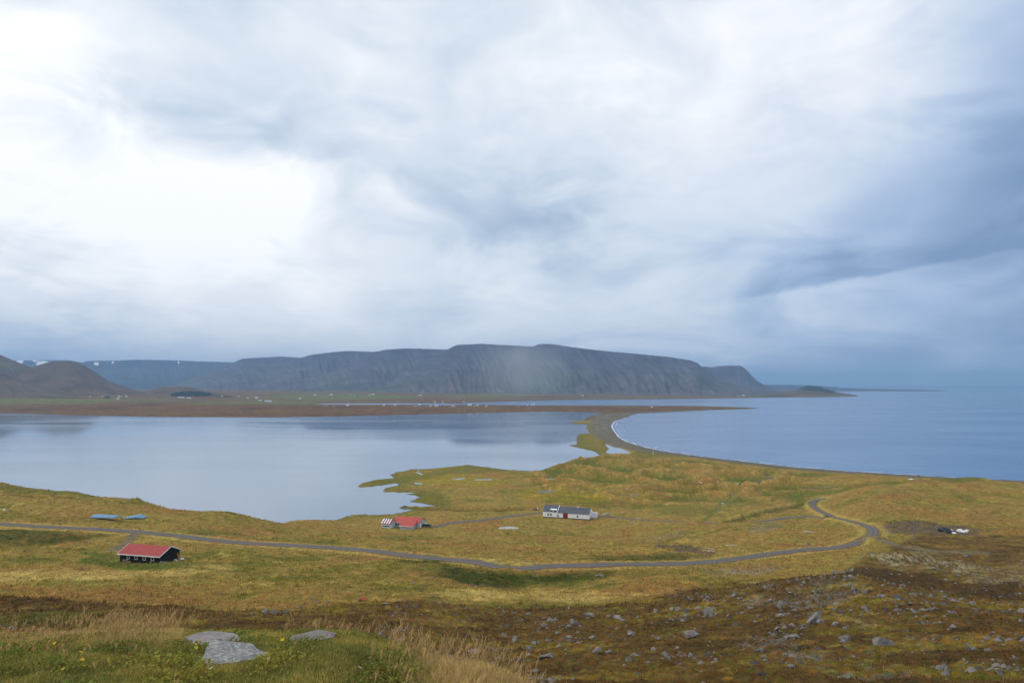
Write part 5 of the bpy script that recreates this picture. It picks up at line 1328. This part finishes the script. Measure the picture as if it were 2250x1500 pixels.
for px, py, w, h, lb in [
    (1940, 1421, 60, 24, 'largest smooth grey boulder, long and low, on the mossy right slope'), (1793, 1367, 48, 30, 'jagged pile-like boulder with a slab leaning on it on the upper slope'),
    (1805, 1369, 26, 16, 'tilted slab leaning against the jagged boulder'), (1557, 1348, 37, 20, 'blocky split boulder midway up the stony slope'), (1519, 1403, 37, 20, 'pyramid-shaped grey boulder on the rusty heath'),
    (1739, 1405, 42, 15, 'broad rounded boulder below a patch of orange heath'), (1855, 1414, 40, 18, 'two-humped pale boulder left of the largest boulder'), (1709, 1392, 20, 14, 'squarish grey rock just above the broad rounded boulder'),
    (1835, 1375, 17, 16, 'upright rock right of the jagged boulder'), (1855, 1382, 14, 10, 'small rock at the foot of the upright rock'), (1261, 1373, 24, 22, 'darkest boulder, almost black, on the middle heath'),
    (1292, 1355, 28, 10, 'low pale slab uphill of the darkest boulder'), (1354, 1361, 26, 14, 'pale broken boulder at the foot of the stony ridge'), (1369, 1364, 17, 10, 'companion stone touching the pale broken boulder'),
    (1164, 1431, 34, 14, 'flat-topped grey boulder beyond the golden grass'), (1199, 1450, 40, 15, 'wide grey boulder with bright green moss beside it'), (1176, 1480, 30, 16, 'brownish boulder nearest to the tall golden grass'),
    (1130, 1410, 20, 14, 'pointed grey rock with rubble at its foot'), (1206, 1407, 20, 11, 'pale angular rock between pointed rock and rounded rock'), (1251, 1400, 20, 9, 'smooth rounded stone on the middle heath'),
    (1271, 1392, 17, 7, 'white-topped flat stone behind the smooth rounded stone'), (1042, 1437, 46, 9, 'long flat pale slab in the heath behind the tall grass'), (1390, 1398, 30, 16, 'pale heap-like boulder in the middle of the stony heath'),
    (1313, 1438, 30, 16, 'pair-like pale rock low on the heath'), (1338, 1435, 22, 12, 'pale rock right beside the pair-like rock'), (1383, 1452, 22, 10, 'low white rock fragment alone in brown heath'), (1741, 1470, 26, 14, 'grey boulder at the edge of the bare gravel strip'),
    (1860, 1495, 22, 18, 'tall grey rock cut by the bottom of the frame'), (1845, 1493, 14, 9, 'dark small rock left of the tall bottom rock'), (2071, 1478, 36, 11, 'long narrow pale rock low on the right slope'), (2195, 1487, 22, 14, 'dark rock in the lower right corner'),
    (2132, 1430, 26, 18, 'dark double rock on the far right slope'), (2169, 1434, 20, 11, 'speckled round rock right of the dark double rock'), (2000, 1332, 13, 12, 'small upright rock in the brown hollow'), (2038, 1346, 16, 9, 'small grey rock right of the brown hollow'),
    (1935, 1317, 28, 12, 'dark flat rock on the moss below the ridge'), (1831, 1264, 16, 12, 'dark angular rock at the top of the ridge'), (1852, 1260, 18, 8, 'broad rock on the skyline of the ridge'), (1873, 1257, 14, 9, 'rounded rock last on the ridge crest'),
    (1686, 1294, 22, 8, 'dark slab on the shoulder of the ridge'), (1793, 1287, 28, 9, 'long grey slab near the top of the ridge'), (1724, 1326, 36, 10, 'long whale-backed stone on the upper slope'), (1441, 1345, 17, 14, 'round pale rock where the stony ridge begins'),
    (1716, 1351, 30, 12, 'wedge-shaped grey rock left of the jagged boulder'), (2230, 1448, 12, 10, 'small grey rock at the right edge of the frame'),
    (584, 1349, 18, 12, 'first big dark stone of the little group on the brown bank'), (604, 1351, 18, 12, 'middle big dark stone of the little group on the brown bank'), (625, 1351, 17, 11, 'last big dark stone of the little group on the brown bank'),
    (552, 1352, 15, 7, 'low dark stone beside the little group on the brown bank'), (690, 1316, 15, 7, 'single dark flat stone on the golden slope'), (843, 1331, 18, 7, 'flat grey stone right of the rusty metal box'), (788, 1320, 12, 7, 'grey stone touching the rusty metal box'),
    (1161, 1352, 15, 8, 'lone pale rock on the dark heath centre'), (1195, 1379, 17, 9, 'grey rock left of the darkest boulder'), (1316, 1265, 22, 7, 'dark rock jutting from the green bank below the road'), (1777, 1197, 12, 7, 'dark rock beside the road in the bend'),
]:
    rock_px(px, py, w, h, lb)

# smaller stones by zone: everyone its own object
def scatter_px(n_, poly, lab, grp, smin, smax, near=12.0, seed=1):
    rr = random.Random(seed); xs_, ys_ = [p[0] for p in poly], [p[1] for p in poly]; k = 0
    while k < n_:
        px, py = rr.uniform(min(xs_), max(xs_)), rr.uniform(min(ys_), max(ys_))
        if not inpoly(np.array([px]), np.array([py]), poly)[0]: continue
        if pn(np.array([px / 38]), np.array([py / 14]), seed + 60)[0] < rr.uniform(-.45, .35): continue
        w = smin * .8 + (smax * 1.35 - smin) * rr.random() ** 3.0; rock_px(px, py, w, w * rr.uniform(.35, .65), lab, grp, near); k += 1


scatter_px(90, [(1440, 1345), (1560, 1300), (1700, 1285), (1880, 1268), (1930, 1290), (1880, 1340), (1700, 1375), (1500, 1378)], 'small grey stone scattered over the stony ridge', 'stones of the stony ridge', 6, 16, seed=1)
scatter_px(60, [(1100, 1400), (1300, 1345), (1480, 1370), (1850, 1390), (1700, 1440), (1300, 1460), (1120, 1440)], 'small pale stone lying in the brown heath', 'stones in the brown heath', 5, 14, seed=2)
scatter_px(46, [(1900, 1300), (2050, 1330), (2260, 1400), (2260, 1500), (2000, 1500), (1900, 1420)], 'small stone on the right-hand heath slope', 'stones on the right heath slope', 5, 13, seed=3)
scatter_px(40, [(1990, 1215), (2260, 1215), (2260, 1325), (2150, 1300), (2040, 1262)], 'small grey stone on the far hummocks behind the slope', 'stones on the far hummocks', 5, 11, 88, seed=4)
scatter_px(22, [(570, 1325), (720, 1318), (730, 1335), (640, 1345), (540, 1345)], 'small dark stone near the brown bank', 'stones near the brown bank', 4, 9, 30, seed=5)
scatter_px(16, [(860, 1262), (960, 1262), (990, 1290), (900, 1310), (860, 1290)], 'small dark stone on the golden spur', 'stones on the golden spur', 4, 9, 60, seed=6)
scatter_px(10, [(0, 1370), (80, 1360), (95, 1385), (0, 1392)], 'pale weathered stone behind the grass at far left', 'stones behind the grass', 6, 16, 20, seed=7)


def wet(px, py, w, label, grp):
    x, y = at_sea(px, py); s_ = w * y / FPX; me = VARIANTS[rnd.randrange(14)].copy(); me.materials.clear(); me.materials.append(ROCK_WET)
    o = link('skerry', me); o.location = (x, y, .05); o.scale = (s_, s_ * .8, s_ * .4); o.rotation_euler.z = rnd.uniform(0, 6); tag(o, label, 'rock', grp)


for k in range(16): wet(1680 + k * 4.0 + rnd.uniform(-1.5, 1.5), 897.2 + rnd.uniform(-.4, .5), rnd.uniform(1.2, 3.0), 'tiny dark skerry in the line off the tip of the spit', 'skerries off the spit')
for px, py, w in ((783, 1076, 3), (788, 1077, 4), (794, 1076, 3), (781, 1078, 2.4), (798, 1078, 2.4), (782, 1065, 4)): wet(px, py, w, 'dark stone in the water at the tip of the marsh headland', 'stones at the headland tip')
wet(822, 1048, 3, 'lone dark stone in the lagoon off the marsh', None); wet(832, 1080, 2.4, 'single stone in the narrow inlet', None); wet(1220, 950, 6, 'dark low rock alone in the lagoon by the spit', None); wet(713, 1143, 6, 'dark stone in the shallows by the near shore', None)

# three rocks on the knoll
def knoll_rock(pts, mat, label, rough, cuts, seed, sink):
    P = []
    for px, py, d in pts:
        p = ((px - 1125) / FPX * d, d, CAMH - (py - HZ) / FPX * d); P.append(p); P.append((p[0] * 1.0, p[1] + .03, p[2] - sink))
    o_ = Vector(P[0]); me = hull_rock([Vector(p) - o_ for p in P], rough, cuts, seed, mat); o = link('rock', me, None, o_); tag(o, label, 'rock'); return o


knoll_rock([(463, 1404, 4.45), (500, 1406, 4.48), (545, 1411, 4.45), (560, 1420, 4.36), (592, 1436, 4.2), (572, 1446, 4.08), (510, 1454, 4.02), (468, 1458, 4.0), (436, 1472, 4.02), (450, 1430, 4.25)], ROCK_LICHEN, 'lichen-speckled grey rock in the foreground grass', .020, 6, 3, .25)
knoll_rock([(406, 1397, 4.75), (440, 1390, 4.85), (466, 1386, 4.87), (496, 1386.5, 4.87), (520, 1393, 4.8), (534, 1409, 4.7), (520, 1424, 4.6), (440, 1424, 4.56), (425, 1412, 4.6)], ROCK_BROWN, 'smooth brown-grey rock behind the lichen-speckled one', .018, 5, 8, .25)
knoll_rock([(636, 1396, 4.72), (668, 1395, 4.77), (704, 1382, 4.82), (740, 1389, 4.77), (730, 1400, 4.66), (690, 1406, 4.6), (637, 1420, 4.55)], ROCK_BROWN, 'tilted brown-grey slab in the foreground grass, right of the other two', .018, 5, 12, .25)
knoll_rock([(402, 1470, 3.95), (410, 1466, 4.0), (420, 1465, 4.0), (426, 1470, 3.95), (418, 1478, 3.88), (402, 1478, 3.88)], ROCK_LICHEN, 'small speckled stone half buried below the lichen rock', .02, 3, 15, .1)


# ------------------------------------------------------------------ heath tufts, stones, meadow
def leaf_material(name, trans=.35, rough=.7):
    m = bpy.data.materials.new(name); m.use_nodes = True; n = NT(m.node_tree)
    c = n.new('ShaderNodeVertexColor', layer_name='col').outputs[0]
    p = n.new('ShaderNodeBsdfDiffuse'); n.put(p.inputs[0], c); t = n.new('ShaderNodeBsdfTranslucent'); n.put(t.inputs[0], c)
    x = n.new('ShaderNodeMixShader'); x.inputs[0].default_value = trans; n.put(x.inputs[1], p.outputs[0]); n.put(x.inputs[2], t.outputs[0])
    o = n.new('ShaderNodeOutputMaterial'); n.put(o.inputs[0], x.outputs[0]); return m


LEAF = leaf_material('leaves_and_stalks')


def blades(P, h, w, lean, ang, col, tipcol=None, curve=.35):
    """one three-face ribbon per blade"""
    n_ = len(P); d = np.c_[np.cos(ang), np.sin(ang), np.zeros(n_)]; sd = np.c_[-np.sin(ang + rng.normal(0, .8, n_)), np.cos(ang), np.zeros(n_)]
    sd /= np.linalg.norm(sd, axis=1)[:, None]
    up = np.array([0, 0, 1.0]); mid_ = P + d * (lean * h * curve)[:, None] + up * (h * .58)[:, None]; tip = P + d * (lean * h)[:, None] + up * (h * np.sqrt(np.maximum(1 - lean ** 2 * .6, .1)))[:, None]
    V = np.stack([P - sd * w[:, None], P + sd * w[:, None], mid_ - sd * (w * .75)[:, None], mid_ + sd * (w * .75)[:, None], tip], 1)
    F = np.array([[0, 1, 3], [0, 3, 2], [2, 3, 4]])[None] + (np.arange(n_) * 5)[:, None, None]
    tc = col if tipcol is None else tipcol; Cc = np.stack([col * .75, col * .75, (col + tc) / 2, (col + tc) / 2, tc], 1)
    return V.reshape(-1, 3), F.reshape(-1, 3), np.clip(Cc.reshape(-1, 3), 0, 1)


def join(parts):
    V, F, Cc, b = [], [], [], 0
    for v, f, c in parts: V.append(v); F.append(f + b); Cc.append(c); b += len(v)
    return np.concatenate(V), np.concatenate(F), np.concatenate(Cc)


def stuff(name, parts, label, cat):
    v, f, c = join(parts); tag(link(name, mesh_np(name, v, f, [LEAF], False, {'col': c})), label, cat, None, 'stuff')


def free_of_roads(x, y, gap=.4):
    k = np.ones(len(x), bool)
    for q in ROADS.values(): d, _ = polydist(x, y, q['p'][::2], False); k &= d > q['w'] / 2 + gap
    for (cx, cy, rad, _) in PLOTS: k &= np.hypot(x - cx, y - cy) > rad * .75
    for P_, _ in PONDS: k &= ~inpoly(x, y, P_)
    return k


def tufts(n_, r0, r1, inside, size, per, seed, width=.016, dark=1.0):
    g = np.random.default_rng(seed); a = np.arctan(g.uniform(-1210, 1210, n_) / FPX); r = np.exp(g.uniform(math.log(r0), math.log(r1), n_)); x, y = np.sin(a) * r, np.cos(a) * r
    ins = inpoly(x, y, HEATH) & (r > 9); m = (ins == inside) & free_of_roads(x, y); x, y, r = x[m], y[m], r[m]; z = ground_z(x, y) + tussock(x, y); m = z > .3; x, y, r, z = x[m], y[m], r[m], z[m]
    col = land_color(x, y) * g.uniform(.6, 1.6, (len(x), 1)) * dark * np.c_[g.uniform(.9, 1.12, len(x)), np.ones(len(x)), g.uniform(.8, 1.1, len(x))]
    s = size * np.clip(g.lognormal(0, .4, len(x)), .4, 2.4) * np.clip(r / 60, .6, 1.8); X = np.repeat(np.c_[x, y, z - .04], per, 0); S = np.repeat(s, per); Rr = np.repeat(r, per)
    ang = g.uniform(0, 6.283, len(X)); off = g.normal(0, 1, (len(X), 2)) * (S * .55)[:, None]; X[:, 0] += off[:, 0]; X[:, 1] += off[:, 1]
    return blades(X, S * g.uniform(.6, 1.3, len(X)), np.maximum(S * .10, .0006 * Rr), g.uniform(.1, .7, len(X)), ang, np.repeat(col, per, 0), np.repeat(col, per, 0) * g.uniform(.9, 1.35, (len(X), 1)))


stuff('heath_tufts', [tufts(60000, 14, 120, True, .11, 4, 1, dark=1.2)], 'low brown and mossy heath plants covering the near slopes', 'heath')
stuff('meadow_tufts', [tufts(40000, 70, 420, False, .15, 3, 2, dark=1.35)], 'rough golden grass tussocks over the grazing land', 'grass')

# gravel-sized stones
g = np.random.default_rng(9); n_ = 13000; a = np.arctan(g.uniform(-300, 1200, n_) / FPX); r = np.exp(g.uniform(math.log(15), math.log(170), n_)); x, y = np.sin(a) * r, np.cos(a) * r
w_ = fbm(x / 6, y / 5, 71, 3) * 1.3 + .45 * sstep(.2, .5, a) * sstep(36, 60, r); m = inpoly(x, y, HEATH) & (w_ + g.normal(0, .25, n_) > .45) & free_of_roads(x, y); x, y, r = x[m], y[m], r[m]; z = ground_z(x, y) + tussock(x, y)
base = np.array([(1, 0, -.2), (.3, .95, -.2), (-.8, .6, -.2), (-.8, -.6, -.2), (.3, -.95, -.2), (.1, .1, .75), (-.2, -.3, .6)]); fc = np.array([(0, 1, 5), (1, 2, 5), (2, 3, 6), (3, 4, 6), (4, 0, 6), (0, 5, 6), (2, 6, 5)])
s = np.clip(g.lognormal(-2.25, .5, len(x)), .05, .4) * np.clip(r / 45, .6, 1.7); th = g.uniform(0, 6.28, len(x)); cs, sn = np.cos(th)[:, None], np.sin(th)[:, None]; B0 = base[None] * g.uniform(.6, 1.3, (len(x), 7, 1)) * s[:, None, None]
V = np.stack([B0[..., 0] * cs - B0[..., 1] * sn + x[:, None], B0[..., 0] * sn + B0[..., 1] * cs + y[:, None], B0[..., 2] * .8 + z[:, None] + .03], -1).reshape(-1, 3)
F = (fc[None] + (np.arange(len(x)) * 7)[:, None, None]).reshape(-1, 3); cl = np.repeat(g.uniform(.08, .32, (len(x), 1)) * np.array([[1, .93, .86]]), 7, 0)
tag(link('stones', mesh_np('stones', V, F, [LEAF], False, {'col': cl})), 'countless small grey stones lying in the heath', 'stones', None, 'stuff')

# the knoll at the photographer's feet
def knoll_pts(n_, px0, px1, py0, py1, g):
    """points on the knoll surface seen between these photo columns and rows"""
    a = np.arctan((g.uniform(px0, px1, n_) - 1125) / FPX); dep = g.uniform(3.1, 6.6, n_); r = dep / np.cos(a); x, y = np.sin(a) * r, dep; z = ground_z(x, y)
    py = HZ + (CAMH - z) / y * FPX; k = (py > py0) & (py < py1); return x[k], y[k], z[k], (1125 + FPX * x / y)[k], py[k]


g = np.random.default_rng(21)
x, y, z, px, py = knoll_pts(230000, -160, 1260, 1385, 1560, g); n_ = len(x)
w1, w2 = fbm(x / .5, y / .5, 111, 3), fbm(x / .16, y / .16, 115, 2)
GR, YG, ST, DG = np.array((.24, .25, .065)), np.array((.42, .355, .095)), np.array((.55, .40, .18)), np.array((.10, .125, .036))
f1, f2 = sstep(-.2, .6, w1 + .3 * w2)[:, None], sstep(0, .7, -w1 + .6 * w2)[:, None]
edge = np.maximum(sstep(860, 1000, px), (1 - sstep(1395, 1425, py)) * sstep(380, 300, px) * 0 + (1 - sstep(1395, 1430, py)) * (px < 400))[:, None]
col = GR + (YG - GR) * f1 * .8; col = col + (DG - col) * f2 * .8; col = col + (ST - col) * np.clip(edge * .75 + (g.random((n_, 1)) < .14) * .6, 0, 1); col = col * g.uniform(.7, 1.35, (n_, 1))
hgt = g.uniform(.012, .042, n_) * (1 + .7 * np.maximum(w1, 0)) * (1 + edge[:, 0] * .8)
def off_rocks(x, y):
    rk = np.ones(len(x), bool)
    for o in [o for o in COL.objects if o.name.startswith('rock') and 3 < o.location.y < 7]:
        bb = np.array([tuple(Vector(c_) + o.location) for c_ in o.bound_box]); cx, cy = bb[:, 0].mean(), bb[:, 1].mean(); hx, hy = np.ptp(bb[:, 0]) / 2, np.ptp(bb[:, 1]) / 2
        rk &= (((x - cx) / (hx * .97)) ** 2 + ((y - cy) / (hy * .95)) ** 2) > 1
    return rk


sel = off_rocks(x, y)
parts = [blades(np.c_[x, y, z - .01][sel], hgt[sel], g.uniform(.0009, .0022, n_)[sel], g.uniform(.15, .85, n_)[sel], g.uniform(0, 6.28, n_)[sel], col[sel], (col * np.array((1.25, 1.12, 1.0)))[sel])]
stuff('short_grass', parts, 'short green and yellowing grass on the knoll in front', 'grass')

# broad-leaved herbs: cupped little leaves
x, y, z, px, py = knoll_pts(70000, -160, 1000, 1392, 1560, g); w1 = fbm(x / .42, y / .42, 131, 3); k = (w1 + g.normal(0, .18, len(x)) > .12) & (px < 930) & off_rocks(x, y); x, y, z, px, py, w1 = x[k], y[k], z[k], px[k], py[k], w1[k]; n_ = len(x)
rad = g.uniform(.0035, .0085, n_); q6 = np.arange(6) * math.pi / 3; nrm = g.normal(0, .55, (n_, 2)); zz = z + g.uniform(.008, .042, n_) * (1 + .6 * np.maximum(w1, 0))
ux, uy = np.cos(q6), np.sin(q6); V = np.zeros((n_, 7, 3)); V[:, 0] = np.c_[x, y, zz - rad * .25]
for i in range(6): V[:, i + 1] = np.c_[x + rad * ux[i], y + rad * uy[i], zz + rad * (nrm[:, 0] * ux[i] + nrm[:, 1] * uy[i]) + rad * (.12 if i % 2 else .0)]
F = (np.array([(0, i + 1, (i + 1) % 6 + 1) for i in range(6)])[None] + (np.arange(n_) * 7)[:, None, None]).reshape(-1, 3)
mixf = sstep(-.3, .6, fbm(x / .7, y / .7, 141, 2))[:, None]; hc = np.array((.17, .20, .045)) + (np.array((.36, .31, .06)) - np.array((.17, .20, .045))) * mixf * .75; hc = hc * g.uniform(.55, 1.4, (n_, 1)); rd = g.random(n_) < .05; hc[rd] = np.array((.22, .09, .03)) * g.uniform(.6, 1.2, (rd.sum(), 1))
stuff('herbs', [(V.reshape(-1, 3), F, np.clip(np.repeat(hc, 7, 0), 0, 1))], 'low leafy green and yellow herbs among the knoll grass', 'herbs')

# tall seeding grass
def tall(n_, px0, px1, py0, py1, h0, h1, seed, dens=None):
    g = np.random.default_rng(seed); x, y, z, px, py = knoll_pts(n_ * 8, px0, px1, py0, py1, g)
    if dens is not None: k = g.random(len(x)) < dens(px, py); x, y, z, px, py = x[k], y[k], z[k], px[k], py[k]
    x, y, z = x[:n_], y[:n_], z[:n_]; m_ = len(x); h = g.uniform(h0, h1, m_) * np.clip(g.lognormal(0, .18, m_), .6, 1.5); wind = np.where(g.random(m_) < .8, 0.2, 2.8) + g.normal(0, .7, m_); lean = np.clip(g.normal(.32, .16, m_), 0, .8)
    col = np.array((.42, .285, .135)) * g.uniform(.7, 1.35, (m_, 1)); out = []
    base = np.c_[x, y, z - .01]; d = np.c_[np.cos(wind), np.sin(wind), np.zeros(m_)]
    out.append(blades(base, h, np.full(m_, .0011), lean, wind, col * np.array((.75, .85, .6)), col * 1.15, .3))
    # basal leaves
    for _ in range(2): out.append(blades(base + g.normal(0, .012, (m_, 3)) * np.array((1, 1, 0)), h * g.uniform(.3, .65, m_), np.full(m_, .0016), g.uniform(.2, .8, m_), g.uniform(0, 6.28, m_), col * np.array((.8, .9, .7)) * g.uniform(.8, 1.2, (m_, 1)), col))
    tip = base + d * (lean * h)[:, None] + np.array([0, 0, 1.0]) * (h * np.sqrt(np.maximum(1 - lean ** 2 * .6, .1)))[:, None]; midp = base + d * (lean * h * .3)[:, None] + np.array([0, 0, 1.0]) * (h * .58)[:, None]
    for j in range(9):
        f_ = .62 + .38 * (j + .5) / 9; p = midp + (tip - midp) * ((f_ - .58) / .42); sl = .026 * (1.15 - f_) / .45 + .006
        out.append(blades(p + g.normal(0, .002, (m_, 3)), np.full(m_, 1.0) * sl * g.uniform(.7, 1.4, m_), np.full(m_, .0019), g.uniform(.3, .8, m_), wind + g.normal(0, 1.3, m_), col * 1.2, col * np.array((1.5, 1.35, 1.2))))
    return out


T1 = tall(340, -120, 420, 1390, 1425, .12, .25, 31, lambda px, py: .15 + .85 * np.exp(-((px - 270) / 110) ** 2))
T2 = tall(260, -120, 300, 1400, 1445, .05, .11, 32)
T3 = tall(560, 780, 1240, 1396, 1560, .10, .22, 33, lambda px, py: sstep(790, 900, px))
T4 = tall(70, 620, 860, 1390, 1412, .08, .16, 34); T5 = tall(24, 100, 900, 1420, 1520, .04, .08, 35)
stuff('tall_grass', T1 + T2 + T3 + T4 + T5, 'tall dry golden grass with seed heads along the knoll edge', 'grass')

# little yellow and white flowers, each its own thing
YEL, WHT, STEM = material('yellow_petals', (.75, .50, .02), .7, .1, 20), material('white_petals', (.75, .74, .70), .7, .1, 20), material('flower_stem', (.09, .13, .03), .8, .2, 20)
def flower_meshes():
    m_ = MB()
    for i in range(6):
        a0 = i * math.pi / 3; m_.poly([(0, 0, .045), (.010 * math.cos(a0 - .4), .010 * math.sin(a0 - .4), .049), (.013 * math.cos(a0), .013 * math.sin(a0), .05), (.010 * math.cos(a0 + .4), .010 * math.sin(a0 + .4), .049)], [(0, 1, 2, 3)])
    return m_


st_ = None
for k, (px, py, c_) in enumerate([(121, 1403, 0), (129, 1431, 0), (174, 1471, 0), (167, 1456, 0), (150, 1493, 0), (174, 1490, 0), (424, 1443, 0), (190, 1492, 0), (622, 1423, 0), (473, 1491, 1), (782, 1492, 1), (420, 1437, 0), (205, 1409, 0), (812, 1483, 1)]):
    x, y = march(px, py, ground_z, 2.6, 8); z = g1(x, y); t = empty('flower', (x, y, z + .02), rnd.uniform(0, 6))
    tag(t, 'tiny yellow flower in the knoll grass' if c_ == 0 else 'tiny white flower in the knoll grass', 'flower', 'yellow flowers in the grass' if c_ == 0 else 'white flowers in the grass')
    p_ = flower_meshes().build('petals', WHT if c_ else YEL, t); p_.rotation_euler = (.5, 0, 0); MB().tube((0, 0, -.02), (0, -.02, .045), .0014, n=5).build('stem', STEM, t)
RAIN = .0030
# ------------------------------------------------------------------ the damp air
m = bpy.data.materials.new('damp_air'); m.use_nodes = True; n = NT(m.node_tree)
pv = n.new('ShaderNodeVolumePrincipled'); pv.inputs['Color'].default_value = (.39, .65, 1.0, 1); pv.inputs['Density'].default_value = 6.4e-5
pv.inputs['Anisotropy'].default_value = 0.0
o = n.new('ShaderNodeOutputMaterial'); n.put(o.inputs['Volume'], pv.outputs[0])
hz_ = MB().box(-SX - 50, SX + 50, -3100, SX + 50, -12, 760).build('haze', m); tag(hz_, kind='stuff')

# a rain shower drifting in front of the table mountain
m = bpy.data.materials.new('falling_rain'); m.use_nodes = True; n = NT(m.node_tree)
tc = n.new('ShaderNodeTexCoord').outputs['Generated']; gx_, gy_, gz_ = n.xyz(tc)
slx = n.sub(n.add(gx_, n.mul(gz_, .10)), .55); side = n.m('EXPONENT', n.mul(n.mul(slx, slx), -16.0)); sly = n.sub(gy_, .5); side2 = n.m('EXPONENT', n.mul(n.mul(sly, sly), -9.0))
fall = n.mul(n.rng(gz_, .02, .25, .25, 1.0), n.rng(gz_, .96, .55)); st = n.noise(n.comb(n.add(gx_, n.mul(gz_, .10)), gy_, n.mul(gz_, .12)), 7.0, 3, .5)
edge = n.mul(n.mul(n.rng(gx_, .0, .15), n.rng(gx_, 1.0, .85)), n.mul(n.rng(gy_, .0, .15), n.rng(gy_, 1.0, .85)))
dn = n.mul(n.mul(n.mul(side, side2), fall), n.mul(edge, n.mul(n.rng(st, .3, .7, .5, 1.2), RAIN)))
pv = n.new('ShaderNodeVolumePrincipled'); pv.inputs['Color'].default_value = (.93, .96, 1.0, 1); n.put(pv.inputs['Density'], dn); pv.inputs['Anisotropy'].default_value = .2
o = n.new('ShaderNodeOutputMaterial'); n.put(o.inputs['Volume'], pv.outputs[0])
rs = MB().box(-330, 470, 4300, 4800, 12, 420).build('rain', m); tag(rs, 'pale veil of rain falling in front of the table mountain', 'rain', None, 'stuff')
